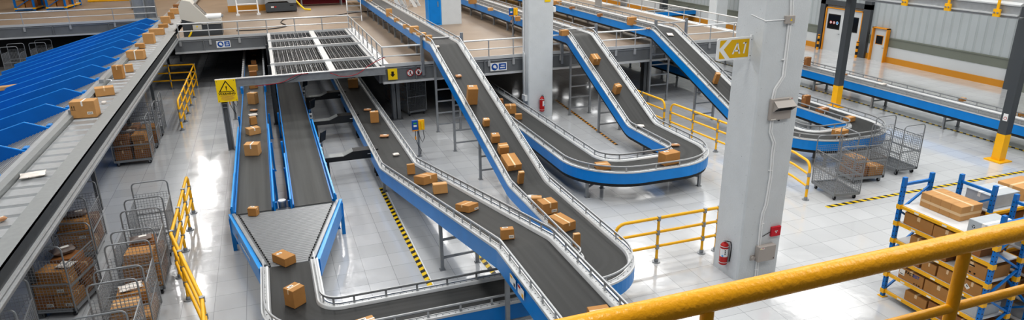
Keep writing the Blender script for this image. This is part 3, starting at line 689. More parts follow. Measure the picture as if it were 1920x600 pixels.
for i, yt in enumerate(tips):
    far = ('nearest the viewer', 'second nearest', 'third nearest', 'fourth nearest')
    nth = ('first', 'second', 'third', 'fourth', 'fifth', 'sixth', 'seventh', 'eighth', 'ninth', 'tenth', 'eleventh', 'twelfth', 'thirteenth', 'fourteenth', 'fifteenth')[i]
    t = thing('roller_chute', 'blue walled roller chute sloping left from the sorter, %s from the viewer' % nth, 'chute', (-5.13, yt, 0), group='blue roller chutes beside the sorter')
    p2 = (tips[i+1]-yt if i < len(tips)-1 else 1.8)-.06; L = 6.0
    m = MB(); 
    zf = lambda x: 2.55+.36*x if x > -2 else 1.83+SL*(x+2)
    ztp = lambda x: 2.76+SL*(x+.37)
    m.face([(0, .05, zf(0)-.03), (0, p2-.02, zf(0)-.03), (-2, p2-.02, zf(-2)-.03), (-2, .05, zf(-2)-.03)], 'blue2'); m.face([(-2, .05, zf(-2)-.03), (-2, p2-.02, zf(-2)-.03), (-L, p2-.02, zf(-L)-.03), (-L, .05, zf(-L)-.03)], 'blue2'); m.build('bed', t)
    m = MB(); x = -.04
    while x > -1.7: m.cyl((x, .06, zf(x)), (x, p2-.05, zf(x)), .02, 'roller', 6); x -= .075
    m.build('rollers', t)
    m = MB(); prof = [(0, zf(0)-.03), (-.5, ztp(-.5)), (-L, ztp(-L)), (-L, zf(-L)-.08), (-2, zf(-2)-.04)]
    m.prism(prof, 'chute', 'y', -.03, .03); m.tube([(a, 0, b+.005) for a, b in prof[:3]], .014, 'cyan', 6); m.build('side_wall', t)  # bright tube paints a highlight along the wall's upper edge
    m = MB(); m.prism([(-1.6, zf(-1.6)), (-1.9, ztp(-1.9)-.08), (-L, ztp(-L)-.08), (-L, zf(-L)-.03), (-2, zf(-2)-.03)], 'chute', 'y', .3, .34); m.build('inner_wall', t)
    m = MB(); m.face([(-2.0, .36, zf(-2)+.1), (-2.4, p2-.05, zf(-2.4)+.1), (-L, p2-.05, zf(-L)+.1), (-L, .36, zf(-L)+.1)], 'chute'); m.build('cover_sheet', t)
    m = MB(); m.rng(-L+.3, -L+.38, .9, .98, 0, zf(-L+.3)-.05, 'steeld'); m.rng(-1.0, -.92, .9, .98, 0, zf(-1)-.05, 'steeld'); m.build('leg', t)
    m = MB(); m.rng(-.1, -.01, .04, .25, 2.5, 2.59, 'blue'); m.build('hinge_block', t)

# ------------------------------------------------------------------ floor tapes
def tape(x0, y0, x1, y1, w, mat, label):
    d = Vector((x1-x0, y1-y0, 0)); L = d.length; d.normalize(); n = Vector((-d.y, d.x, 0))*w/2; a = Vector((x0, y0, .004)); b = Vector((x1, y1, .004)); m = MB()
    m.face([a-n, b-n, b+n, a+n], mat, [(0, 0), (L, 0), (L, w), (0, w)]); tag(m.build('hazard_tape'), label, 'floor marking', 'hazard tape lines on the floor')
tape(2.47, 17.9, 2.51, 11.0, .11, 'haz', 'yellow and black floor tape left of the nearest rising belt')
tape(3.80, 13.9, 3.92, 11.5, .11, 'haz', 'short visible piece of yellow and black tape behind the nearest belt')
tape(13.05, 12.32, 24, 12.28, .13, 'haz', 'yellow and black floor tape behind the storage racks')
tape(22.25, 12.6, 22.2, 40, .13, 'haz', 'long thin yellow and black tape under the right wall conveyor')
tape(11.05, 25.3, 10.5, 18.9, .11, 'haz2', 'orange and black floor tape under the second descending belt')
m = MB(); a = (2.62, 17.8, .003); 
m.rng(2.56, 2.585, 11, 17.9, .002, .004, 'white'); tag(m.build('floor_line'), 'thin white line along the left yellow and black tape', 'floor marking')

# ------------------------------------------------------------------ yellow guard railings
def yrail(pts, label, zs=(1.05, .72, .38), r=.035, posts=None, close=(True, True)):
    """pts: plan polyline; loops down at the ends"""
    t = thing('guard_railing', label, 'railing'); P3 = [Vector((x, y, 0)) for x, y in pts]
    top = [p+Vector((0, 0, zs[0])) for p in P3]; rr = .22
    d0 = (P3[1]-P3[0]).normalized(); d1 = (P3[-2]-P3[-1]).normalized(); line = []
    if close[0]: line += [(P3[0]+Vector((0, 0, 0.02)), 0), ] ; line = [P3[0]+Vector((0, 0, .02)), P3[0]+Vector((0, 0, zs[0]-rr))]+[P3[0]+d0*rr*(1-math.cos(a))+Vector((0, 0, zs[0]-rr+rr*math.sin(a))) for a in (PI/8, PI/4, 3*PI/8, PI/2)]
    else: line = [top[0]]
    line += top[1:-1]
    if close[1]: line += [P3[-1]+d1*rr*(1-math.cos(a))+Vector((0, 0, zs[0]-rr+rr*math.sin(a))) for a in (PI/2, 3*PI/8, PI/4, PI/8)]+[P3[-1]+Vector((0, 0, zs[0]-rr)), P3[-1]+Vector((0, 0, .02))]
    else: line.append(top[-1])
    m = MB(); m.tube(line, r, 'yellow', 10); m.build('top_rail', t, True)
    for z in zs[1:]:
        m = MB(); m.tube([p+Vector((0, 0, z)) for p in P3], r*.9, 'yellow', 10); m.build('middle_rail', t, True)
    L = [0]
    for a, b in zip(P3[:-1], P3[1:]): L.append(L[-1]+(b-a).length)
    step = 1.2; n = max(1, round(L[-1]/step)); ss = [L[-1]*i/n for i in range(n+1)] if posts is None else posts
    for k, s in enumerate(ss):
        for i in range(len(P3)-1):
            if L[i]-1e-6 <= s <= L[i+1]+1e-6:
                p = P3[i].lerp(P3[i+1], (s-L[i])/(L[i+1]-L[i])); break
        end = (k == 0 and close[0]) or (k == len(ss)-1 and close[1])
        m = MB()
        if not end: m.cyl(p, p+Vector((0, 0, zs[0])), r*.85, 'yellow', 10); po = m.build('post', t, True)
        f = MB(); f.cyl(p, p+Vector((0, 0, .02)), .09, 'steel', 16); f.cyl(p+Vector((0, 0, .02)), p+Vector((0, 0, .09)), .045, 'steel', 12); f.build('foot_flange', t, True)
        for z in (zs if not end else zs[1:]): f = MB(); f.cyl(p+Vector((0, 0, z-.06)), p+Vector((0, 0, z+.045)), r*1.3, 'steel', 12); f.build('clamp', t, True)
    return t
x0, y0 = P(1149, 506)
yrail([(6.33, 11.3), (8.9, 11.3)], 'yellow three bar railing running into the left side of the A1 pillar', posts=[0, 1.04, 2.2, 2.57], close=(True, False))
yrail([(-3.37, 26.3), (-3.35, 33.6), (-5.6, 33.9)], 'yellow railing by the sorter, near the warning sign, turning left at its far end', posts=[0, 1.2, 2.45, 3.8, 5.3, 7.3, 8.4, 9.5], zs=(1.1, .75, .4))
yrail([(-2.38, 17.9), (-2.38, 14.2), (-1.6, 11.2), (-1.45, 9.6)], 'yellow railing beside the row of roll cages at the lower left', posts=[0, 1.1, 2.3, 3.6, 4.7, 6.8, 8.4])
ya = yrail([(12.7, 22.7), (12.9, 19.9)], 'yellow railing behind the second descending belt, farthest segment')
yrail([(12.93, 19.55), (13.2, 15.9)], 'yellow railing between the second descending belt and the A1 pillar')
yrail([(13.24, 15.55), (13.1, 13.7), (12.9, 12.9)], 'yellow railing end showing just right of the A1 pillar')

# ------------------------------------------------------------------ roll cages
def panel(m, a, b, z0, z1, mat, st=.06, r=.003):
    a = Vector(a); b = Vector(b); L = (b-a).length; d = (b-a).normalized(); rz = math.atan2(d.y, d.x)
    n = int(L/st)
    for i in range(1, n): p = a+d*(L*i/n); m.box((p.x, p.y, (z0+z1)/2), (2*r, 2*r, z1-z0), mat)
    k = int((z1-z0)/st)
    for i in range(k+1): z = z0+(z1-z0)*i/k; c = (a+b)/2; m.box((c.x, c.y, z), (L, 2*r, 2*r), mat, rz=rz)
def make_cage(label, mat, W=.74, L=1.06, HT=1.5, name='roll_cage', mh=1.12):
    t = thing(name, label, 'roll cage'); w, l = W/2, L/2
    m = MB(); m.rng(-w, w, -l, -l+.05, .13, .2, mat); m.rng(-w, w, l-.05, l, .13, .2, mat); m.rng(-w, -w+.05, -l, l, .13, .2, mat); m.rng(w-.05, w, -l, l, .13, .2, mat)
    n = 11
    for i in range(n): x = -w+.06+(W-.12)*i/(n-1); m.rng(x-.018, x+.018, -l, l, .165, .18, mat)
    m.build('base', t)
    for sx in (-1, 1):
        for sy in (-1, 1):
            c = MB(); x, y = sx*(w-.08), sy*(l-.1); c.cyl((x-.02, y, .055), (x+.02, y, .055), .055, 'rubber', 16); c.cyl((x-.024, y, .055), (x+.024, y, .055), .02, 'steel', 10); c.box((x, y, .115), (.07, .09, .02), 'steel')
            c.box((x-.03, y, .08), (.006, .05, .07), 'steel'); c.box((x+.03, y, .08), (.006, .05, .07), 'steel'); c.build('caster', t)
    for sy in (-1, 1):
        y = sy*l; R = .09; pts = [(-w, y, .15), (-w, y, HT-R)]+[(-w+R*(1-math.cos(a)), y, HT-R+R*math.sin(a)) for a in (PI/6, PI/3, PI/2)]
        pts += [(w-R*(1-math.cos(a)), y, HT-R+R*math.sin(a)) for a in (PI/2, PI/3, PI/6)]+[(w, y, HT-R), (w, y, .15)]
        m = MB(); m.tube(pts, .016, mat, 8); m.box((0, y, .72), (W, .02, .025), mat); m.build('end_hoop', t, True)
        m = MB(); panel(m, (-w, y, 0), (w, y, 0), .2, mh+.1, mat); m.build('end_mesh', t)
    for sx in (-1, 1):
        x = sx*w; m = MB(); panel(m, (x, -l, 0), (x, l, 0), .2, mh, mat); m.box((x, 0, mh), (.018, L, .018), mat); m.box((x, 0, .66), (.016, L, .03), mat); m.build('side_mesh', t)
    return t
# boxes
def carton_mesh(w, d, h, m, tape_on=True, seed=0, lab=True):
    b = MB(); b.box((0, 0, h/2), (w, d, h), m); return b
PB = {}
def carton(loc, size, yaw, label, mat='card', tapev='tape', lab=False, group=None, tilt=0, name='carton', arrows=False, grey=False, tdir=0):
    """tilt: pitch of the belt along +Y (rise per metre, radians)"""
    w, d, h = size
    t = thing(name, label, 'box', group=group)
    t.matrix_world = Matrix.Translation(loc) @ Matrix.Rotation(tilt, 4, 'X') @ Matrix.Rotation(yaw, 4, 'Z')
    t.rotation_mode = 'XYZ'
    b = MB(); b.box((0, 0, h/2), (w, d, h), mat); e = .0015
    o = b.build('body', t)
    if max(w, d, h) > .1:
        bm = o.modifiers.new('bevel', 'BEVEL'); bm.width = min(.006, h*.05); bm.segments = 1
    if tapev:
        s = MB(); tw = max(.03, .11*min(w, d))
        if tdir == 0:      # tape runs along x over the top and down both ends
            s.box((0, 0, h+e/2), (w+2*e, tw, e), tapev); dn = min(.35*h, .09); s.box((w/2+e/2, 0, h-dn/2), (e, tw, dn), tapev); s.box((-w/2-e/2, 0, h-dn/2), (e, tw, dn), tapev)
        else:
            s.box((0, 0, h+e/2), (tw, d+2*e, e), tapev); dn = h*.98 if tdir == 2 else min(.4*h, .12); s.box((0, -d/2-e/2, h-dn/2), (tw, e, dn), tapev); s.box((0, d/2+e/2, h-dn/2), (tw, e, dn), tapev)
        s.build('packing_tape', t)
    if lab:
        s = MB(); lw = min(.13, .38*w); lh = min(.07, .3*h)
        if lab in (1, 3):
            s.box((w*.26, -d/2-e, h*.28), (lw, .002, lh), 'wtape')
            for q in range(5): s.box((w*.26-lw*.3+lw*.15*q, -d/2-2*e, h*.28), (lw*(.05 if q % 2 else .08), .002, lh*.45), 'ink')
        if lab in (2, 3):
            s.box((-w*.12, d*.22, h+e), (lw*1.1, lw*.6, .002), 'wtape'); s.box((-w*.12, d*.22, h+2*e), (lw*.8, lw*.08, .002), 'ink'); s.box((-w*.12, d*.17, h+2*e), (lw*.6, lw*.08, .002), 'ink')
        s.build('shipping_label', t)
    if arrows:
        s = MB(); ax = -w*.37
        for k in (-1, 1):
            x = ax+k*.025; s.box((x, -d/2-e, h*.62), (.012, .002, .07), 'ink'); s.face([(x-.018, -d/2-2*e, h*.62+.03), (x+.018, -d/2-2*e, h*.62+.03), (x, -d/2-2*e, h*.62+.06)], 'ink')
        s.box((ax, -d/2-e, h*.62-.05), (.1, .002, .008), 'ink'); s.build('up_arrows', t)
    return t
def mailer(loc, size, yaw, label, mat='poly', tilt=0, group=None, name='padded_mailer'):
    w, d, h = size; n = 9; b = MB(); k = b.mi(mat); rn = random.Random(int(loc[0]*100+loc[1]*37))
    top = {}; 
    for side in (1, -1):
        for i in range(n):
            for j in range(n):
                u, v = i/(n-1)*2-1, j/(n-1)*2-1; f = (1-u**4)*(1-v**4); pinch = 1-.10*(u*u*v*v)
                z = h/2+side*(h/2*f**.6)+rn.uniform(-.05, .05)*h*(1 if f > 0 else 3)+(.15*h*abs(u*v) if f < .2 else 0)
                b.v.append((u*w/2*(1-.07*(1-v*v)*(abs(u) > .9)), v*d/2*(1-.07*(1-u*u)*(abs(v) > .9)), max(z, .003)))
        base = 0 if side == 1 else n*n
        for i in range(n-1):
            for j in range(n-1): b.f.append((base+i*n+j, base+(i+1)*n+j, base+(i+1)*n+j+1, base+i*n+j+1)); b.m.append(k)
    for lst in ([(0, j) for j in range(n)], [(n-1, j) for j in range(n)], [(i, 0) for i in range(n)], [(i, n-1) for i in range(n)]):
        for (a, c), (a2, c2) in zip(lst[:-1], lst[1:]): b.f.append((a*n+c, a2*n+c2, n*n+a2*n+c2, n*n+a*n+c)); b.m.append(k)
    t = thing(name, label, 'parcel', group=group)
    t.matrix_world = Matrix.Translation(loc) @ Matrix.Rotation(tilt, 4, 'X') @ Matrix.Rotation(yaw, 4, 'Z')
    b.build('pouch', t, True); s = MB(); s.box((w*.08, 0, h*1.03), (w*.34, d*.3, .003), 'wtape'); s.build('address_label', t)
    return t

# belt surfaces ---------------------------------------------------------
def surf(kn):
    def f(x, y):
        for (ya, za), (yb2, zb2) in zip(kn[:-1], kn[1:]):
            if ya >= y >= yb2: return za+(zb2-za)*(ya-y)/(ya-yb2), math.atan2(za-zb2, ya-yb2)
        return (kn[0][1], 0) if y > kn[0][0] else (kn[-1][1], 0)
    return f
S_SORT = surf([(60, 2.492), (0, 2.492)]); S_TW = surf([(60, .852), (15.2, .852), (0, .852)]); S_LOW = surf([(60, Z0+.032), (0, Z0+.032)])
S1 = surf([(50, 3.122), (22.6, 3.122), (14.7, Z0+.002), (0, Z0+.002)]); S2 = surf([(60, 3.052), (22.95, 3.052), (18.2, Z0+.002), (0, Z0+.002)]); S3 = surf([(60, 2.982), (23.3, 2.982), (17.7, Z0+.002), (0, Z0+.002)])
SC = surf([(60, Z0+.002), (17.15, Z0+.002), (9.35, 2.002), (0, 2.002)]); S_FLAT = surf([(60, Z0+.002), (0, Z0+.002)])
def fit(bb, yaw, dr, sf, h0=.25):
    """position, width and height of a box standing on surface sf, from its outline"""
    x0, y0, x1, y1 = bb; z = sf(0, 20)[0]
    for _ in range(12):
        X, Y = P((x0+x1)/2, y1-(y1-y0)*.12, z); z = .5*z+.5*sf(X, Y)[0]
    D = math.sqrt(X*X+Y*Y+(H-z)**2); w = (x1-x0)/F*D*.85; h = max(.06, (y1-y0)/F*D*.65)
    q = np.array([X, Y, w, h])
    def bbx(q):
        z, ti = sf(q[0], q[1]); Mx = Matrix.Translation((q[0], q[1], z)) @ Matrix.Rotation(ti, 4, 'X') @ Matrix.Rotation(yaw, 4, 'Z')
        pr = [proj(Mx @ Vector((a*q[2]/2, b*q[2]*dr/2, c*q[3]))) for a in (-1, 1) for b in (-1, 1) for c in (0, 1)]
        xs = [p[0] for p in pr]; yy = [p[1] for p in pr]; return np.array([min(xs), min(yy), max(xs), max(yy)])
    tgt = np.array(bb, float)
    for _ in range(25):
        r = bbx(q)-tgt; J = np.zeros((4, 4))
        for i in range(4):
            e = np.zeros(4); e[i] = 1e-4; J[:, i] = (bbx(q+e)-bbx(q-e))/2e-4
        try: dq = np.linalg.solve(J.T@J+np.eye(4)*1e-3*np.trace(J.T@J)/40, -J.T@r)
        except Exception: break
        q = q+np.clip(dq*.8, -.4, .4); q[2] = max(.06, q[2]); q[3] = max(.03, q[3])
    z, ti = sf(q[0], q[1]); return (q[0], q[1], z+.002), (q[2], q[2]*dr, q[3]), ti
R = math.radians
def put(bb, yaw, dr, sf, label, kind='c', **kw):
    loc, sz, ti = fit(bb, R(yaw), dr, sf)
    if kind == 'c': return carton(loc, sz, R(yaw), label, tilt=ti, **kw)
    return mailer(loc, (sz[0], sz[1], max(.03, min(sz[2], .07))), R(yaw), label, mat=kind, tilt=ti)
K1 = dict(mat='card'); K2 = dict(mat='card2'); K3 = dict(mat='card3')
# sorter
put((128, 183, 190, 223), -5, .62, S_SORT, 'largest carton on the sorter, with black up arrows and a barcode label', mat='card2', lab=1, arrows=True, tapev='wtape', tdir=1)
put((176, 159, 216, 182), 12, .7, S_SORT, 'wide carton with a pale tape on the sorter, just beyond the one with up arrows', mat='card2', tdir=1)
put((208, 121, 236, 149), -8, .75, S_SORT, 'upright carton on the sorter, left of a smaller one', mat='card', tdir=1)
put((233, 119, 251, 136), 5, .8, S_SORT, 'small carton right of the upright one on the sorter', mat='card2')
put((235, 92, 275, 113), -6, .6, S_SORT, 'wide carton with a white tape over its middle on the sorter', mat='card2', tapev='wtape', tdir=2)
put((252, 80, 273, 92), 0, .8, S_SORT, 'little carton directly behind the white taped wide one on the sorter', mat='card')
put((266, 61, 293, 83), -6, .7, S_SORT, 'tall square carton on the sorter near the handrail end', mat='card2')
put((278, 52, 310, 67), -5, .6, S_SORT, 'long low carton on the sorter behind the tall square one', mat='card2')
put((296, 44, 316, 53), 0, .7, S_SORT, 'flat carton on the sorter beside the end of the handrail', mat='card')
put((300, 30, 321, 45), 0, .7, S_SORT, 'carton on the sorter left of the cream machine', mat='card2')
put((314, 22, 328, 36), 0, .8, S_SORT, 'narrow carton on the sorter touching the cream machine in view', mat='card')
put((318, 15, 342, 27), 0, .6, S_SORT, 'wide carton on the sorter above the narrow one', mat='card2')
put((324, 7, 345, 17), 0, .6, S_SORT, 'reddish carton near the far end of the sorter', mat='card3')
put((338, -4, 358, 9), 0, .7, S_SORT, 'dark carton at the very far end of the sorter', mat='card3')
put((33, 311, 88, 340), 12, .75, S_SORT, 'large crumpled white mailer lying on the sorter trays', 'poly')
put((187, 184, 201, 196), 20, .8, S_SORT, 'small white mailer squeezed behind the carton with up arrows', 'poly')
put((-14, 396, 16, 419), 40, .6, S_SORT, 'pinkish mailer cut by the left edge of the picture on the sorter', 'kraft')
put((315, 36, 326, 47), 20, .8, S_SORT, 'small grey mailer between cartons near the handrail end', 'dpoly')
# left twin belt
put((463, 386, 487, 406), -24, .8, S_TW, 'small carton entering the roller merge at the end of the left belt', mat='card', lab=2)
put((456, 265, 491, 293), -16, .8, S_TW, 'carton with white tapes on the left belt, nearest before the merge', mat='card2', tapev='wtape', tdir=1)
put((459, 235, 490, 255), 24, .75, S_TW, 'carton with white tapes on the left belt, second before the merge', mat='card2', tapev='wtape', tdir=1)
put((466, 217, 483, 235), 18, .8, S_TW, 'small plain carton on the left belt in front of a white mailer', mat='card')
put((465, 211, 484, 220), 10, .9, S_TW, 'white mailer lying behind the small plain carton on the left belt', 'poly')
put((467, 202, 484, 210), -10, .6, S_TW, 'brown mailer on the left belt behind the white one', 'kraft')
put((462, 172, 486, 196), -32, .85, S_TW, 'tall carton on the left belt beside the warning sign', mat='card2', lab=2)
put((466, 155, 484, 167), 8, .8, S_TW, 'carton on the left belt just in front of the steel beam', mat='card')
put((467, 132, 482, 143), 0, .8, S_TW, 'carton on the left belt just behind the steel beam', mat='card3')
put((465, 121, 484, 134), 0, .7, S_TW, 'wide carton on the left belt between the silver rails', mat='card')
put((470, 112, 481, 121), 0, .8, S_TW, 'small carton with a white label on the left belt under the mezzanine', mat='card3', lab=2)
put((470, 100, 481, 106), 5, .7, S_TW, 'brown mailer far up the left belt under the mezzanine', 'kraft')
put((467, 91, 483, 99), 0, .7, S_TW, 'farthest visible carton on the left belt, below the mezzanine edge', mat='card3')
# merge and low conveyor
put((509, 467, 556, 502), 34, 1.6, S_TW, 'carton with a white label on the roller merge table', mat='card', lab=2, tapev=None)
put((530, 528, 575, 580), 38, .95, S_LOW, 'large carton in the curve of the low conveyor', mat='card', tdir=0, lab=2)
put((664, 590, 707, 622), 12, .7, S_LOW, 'carton cut by the bottom edge on the low conveyor', mat='card2', tapev='wtape', lab=2)
# nearest conveyor
put((652, 146, 672, 166), -8, .75, SC, 'carton nearest the mesh platform on the nearest rising belt', mat='card', lab=2)
put((681, 198, 697, 209), -12, .6, SC, 'brown mailer on the nearest belt left of a carton', 'kraft')
put((693, 207, 711, 231), -6, .75, SC, 'tall carton on the nearest belt right of the brown mailer', mat='card', lab=2)
put((711, 249, 730, 259), -15, .7, SC, 'brown mailer with white label alone on the nearest belt', 'kraft')
put((735, 283, 750, 294), 5, .8, SC, 'white mailer on the nearest belt where the rise begins', 'poly')
put((762, 306, 779, 328), -6, .7, SC, 'small upright carton at the foot of the rising belt', mat='card')
put((775, 323, 821, 348), 30, .8, SC, 'long carton turned on the rising belt, behind a square one', mat='card', tdir=1)
put((810, 340, 840, 365), -8, .8, SC, 'square carton right of the long one on the rising belt', mat='card2')
put((853, 376, 898, 400), 32, 1.2, SC, 'flat turned carton alone on the rising belt with a small label', mat='card', lab=1)
put((937, 424, 965, 451), -12, .8, SC, 'small carton with white label near the top of the rising belt', mat='card', lab=3, tapev=None)
put((1099, 570, 1150, 625), -6, .8, SC, 'carton half hidden by the yellow foreground railing on the nearest belt', mat='card')
# first descending
put((815, 83, 825, 91), 5, .7, S1, 'white mailer at the top of the first descending belt', 'poly')
put((853, 137, 867, 147), 0, .7, S1, 'tan mailer on the first descending belt above the tall carton', 'kraft')
put((874, 159, 897, 197), -8, .9, S1, 'tallest carton high on the first descending belt', mat='card', lab=2, tapev=None)
put((904, 220, 919, 238), 0, .9, S1, 'small carton alone below the tallest one on the first descending belt', mat='card', lab=2)
put((919, 248, 938, 269), -4, .9, S1, 'carton with a corner label, fourth down the first descending belt', mat='card', lab=2, tapev=None)
put((932, 267, 955, 291), -2, .9, S1, 'plain carton touching the big taped one on the first descending belt', mat='card')
put((938, 286, 979, 322), 2, 1.4, S1, 'big carton with a pale tape midway down the first descending belt', mat='card', tdir=1)
put((969, 319, 984, 346), 0, .8, S1, 'narrow upright carton below the big taped one', mat='card')
put((986, 359, 1010, 375), -25, .6, S_FLAT, 'white mailer leaning behind cartons where the first belt levels out', 'poly')
put((996, 366, 1016, 386), -20, .8, S_FLAT, 'carton partly behind a larger one where the first belt levels out', mat='card')
put((1006, 369, 1046, 405), 4, .9, S_FLAT, 'large carton with a barcode label in the group on the first belt', mat='card', lab=1, tdir=1)
put((1027, 398, 1080, 437), 13, 1.6, S_FLAT, 'largest carton with white tape entering the curve of the first belt', mat='card', tapev='tape', tdir=1)
put((1073, 435, 1089, 466), -2, .8, S_FLAT, 'narrow upright carton inside the curve of the first belt', mat='card')
for bb, lb in (((723, 16, 736, 32), 'carton beside the metal stairs on the first belt, up on the mezzanine'), ((738, 33, 750, 42), 'small carton, second down the first belt on the mezzanine'), ((755, 45, 768, 54), 'low carton behind the largest one on the mezzanine belt'),
               ((767, 48, 786, 63), 'largest carton on the mezzanine part of the first belt'), ((780, 60, 800, 69), 'flat carton in front of the largest on the mezzanine belt'), ((797, 65, 811, 79), 'carton about to descend on the first belt'), ((686, -6, 698, 4), 'carton at the top picture edge on the first belt')):
    put(bb, 0, .8, S1, lb, mat='card2', tapev='tape')
put((702, 9, 711, 15), 0, .8, S1, 'white mailer far up the first belt on the mezzanine', 'poly')
# second conveyor
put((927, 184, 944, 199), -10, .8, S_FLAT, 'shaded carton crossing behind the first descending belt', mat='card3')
put((946, 194, 968, 214), -14, .8, S_FLAT, 'carton with pale tape left of the far pillar on the returning belt', mat='card', tdir=1)
put((965, 212, 979, 225), -10, .7, S_FLAT, 'small carton right of the taped one near the far pillar', mat='card')
put((1114, 302, 1146, 320), -8, .9, S_FLAT, 'low carton behind the guard rail of the U-turn', mat='card')
put((1233, 279, 1276, 312), 9, .6, S_FLAT, 'large carton at the front of the U-turn', mat='card', lab=2, tapev=None)
put((1256, 265, 1276, 276), -12, .6, S_FLAT, 'brown mailer behind the large carton of the U-turn', 'kraft')
put((1190, 224, 1210, 240), -20, .7, S2, 'white mailer at the foot of the second descending belt', 'poly')
put((1104, 100, 1127, 123), 0, 1.2, S2, 'upper carton on the second descending belt', mat='card', tdir=1)
put((1147, 155, 1167, 178), 8, 1.0, S2, 'lower carton on the second descending belt', mat='card')
put((1048, 55, 1067, 68), 0, .8, S2, 'carton at the crest of the second descending belt, beside the steel post', mat='card')
put((914, 14, 925, 21), 0, .8, S2, 'small carton on the second belt above the mezzanine floor', mat='card2')
put((878, -3, 894, 8), 0, .8, S2, 'carton at the top picture edge on the second belt', mat='card')
put((965, 30, 976, 40), 0, .8, S2, 'carton partly hidden by the far pillar on the second belt', mat='card')
# third conveyor
put((1032, 0, 1053, 10), 0, .8, S3, 'carton beside the far pillar on the third belt, top of picture', mat='card')
put((1067, 12, 1078, 18), 0, .8, S3, 'tiny dark carton on the third belt', mat='card3')
put((1119, 25, 1131, 32), 0, .8, S3, 'small dark carton midway along the third belt on the mezzanine', mat='card3')
put((1175, 31, 1194, 48), 4, .8, S3, 'tall carton on the third belt before the crest', mat='card')
put((1210, 50, 1223, 56), 0, .8, S3, 'tan mailer on the third belt just before the steel post', 'kraft')
put((1249, 61, 1264, 68), -10, .8, S3, 'white mailer at the crest of the third belt', 'poly')
put((1335, 135, 1352, 158), -12, 1.0, S3, 'carton on the third descending belt left of the A1 pillar', mat='card')
put((1501, 177, 1521, 201), 8, .7, S_FLAT, 'tall carton right of the A1 pillar on the returning third belt', mat='card3')
put((1528, 199, 1555, 213), 14, .7, S_FLAT, 'carton behind the rail on the returning third belt', mat='card3', tapev='wtape')
put((1580, 216, 1605, 230), 14, .7, S_FLAT, 'carton at the far side of the right-hand U-turn', mat='card')
put((1558, 239, 1592, 258), 8, .7, S_FLAT, 'carton with a label at the front of the right-hand U-turn', mat='card', lab=1)
# long right conveyor
put((1506, 106, 1522, 126), 0, .8, S_FLAT, 'carton just right of the A1 pillar on the long right conveyor', mat='card3')
put((1580, 136, 1591, 142), 0, .8, S_FLAT, 'pinkish mailer beside the grey post on the long right conveyor', 'kraft')
put((1645, 153, 1666, 161), 0, .8, S_FLAT, 'crumpled white mailer on the long right conveyor', 'poly')
put((1795, 182, 1813, 191), 0, .8, S_FLAT, 'low carton midway along the long right conveyor', mat='card')
put((1898, 209, 1925, 221), 0, .8, S_FLAT, 'carton at the right picture edge on the long conveyor', mat='card')
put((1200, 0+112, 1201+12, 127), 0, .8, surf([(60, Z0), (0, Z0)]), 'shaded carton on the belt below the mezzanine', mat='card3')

# cages -----------------------------------------------------------------
cage0 = make_cage('empty roll cage standing right of the A1 pillar, nearest the floor tape', 'cage'); cage0.location = (13.96, 12.99, 0); cage0.rotation_euler = (0, 0, R(-10)); cage0.scale = (1, .95, 1)
cage0['group'] = 'roll cages right of the A1 pillar'
def load(cx, cy, yaw, plan, labels, grp):
    """plan: (u, v, z, w, d, h, yaw, mat)"""
    for (u, v, z, w, d, h, ya, mt), lb in zip(plan, labels):
        c, s = math.cos(yaw), math.sin(yaw); carton((cx+u*c-v*s, cy+u*s+v*c, z), (w, d, h), yaw+R(ya), lb, mat=mt, group=grp, tapev='tape' if h > .2 else None, lab=(1 if h > .24 else False))
def labs(place, n):
    w = ['bottom left front', 'bottom right front', 'bottom left rear', 'bottom right rear', 'second layer front', 'second layer rear', 'third layer', 'top', 'topmost small']
    return ['brown carton in the %s, %s' % (place, w[i]) for i in range(n)]
full = [(-.17, -.28, .2, .33, .46, .27, 1, 'card3'), (.18, -.28, .2, .33, .44, .25, -2, 'card'), (-.17, .25, .2, .33, .46, .30, 0, 'card3'), (.18, .25, .2, .32, .44, .28, 2, 'card3'),
        (-.02, -.27, .48, .6, .42, .26, 3, 'card'), (.02, .24, .51, .62, .44, .28, -2, 'card3'), (.0, -.24, .75, .5, .38, .18, -4, 'card'), (.0, .24, .80, .46, .38, .16, 4, 'card3')]
half = [(-.17, -.25, .2, .33, .46, .27, 1, 'card'), (.18, -.25, .2, .33, .44, .25, -2, 'card2'), (-.15, .25, .2, .35, .46, .30, 0, 'card3'), (.18, .25, .2, .32, .44, .22, 2, 'card'), (.0, .22, .51, .5, .4, .2, 4, 'card')]
HP = PI/2
g = 'roll cages right of the A1 pillar'
dup(cage0, (15.43, 13.6, 0), HP+R(-8), 'roll cage with a few cartons, right of the empty cage by the A1 pillar', g)
load(15.43, 13.6, HP+R(-8), half, ['carton in the cage right of the A1 pillar, %s' % q for q in ('lower left corner', 'lower front corner', 'lower middle', 'at the right end', 'on top with a white paper')], None)
dup(cage0, (16.98, 13.85, 0), R(-2), 'empty roll cage farthest right of the A1 pillar', g)
caged = make_cage('dark roll cage full of cartons in the lower left row, nearest the viewer', 'caged')
caged.location = (-2.93, 10.95, 0)
caged['group'] = 'roll cages in the lower left rows'; g = 'roll cages in the lower left rows'
rowR = [(-2.93, 10.95), (-2.93, 12.5), (-2.94, 14.15), (-2.98, 15.88)]
dup(caged, (*rowR[1], 0), R(1), 'roll cage with white mailer on cartons, second in the row by the yellow railing', g)
dup(caged, (*rowR[2], 0), R(0), 'roll cage piled high with cartons, third in the row by the yellow railing', g)
dup(caged, (*rowR[3], 0), R(1), 'empty roll cage farthest in the row by the yellow railing', g)
load(*rowR[2], 0, full, labs('third cage by the yellow railing', 8), None)
load(*rowR[1], 0, half+[(-.05, -.25, .47, .44, .36, .22, 2, 'card2')], labs('second cage by the yellow railing', 6), None)
load(*rowR[0], 0, half[:4], labs('nearest cage by the yellow railing', 4), None)
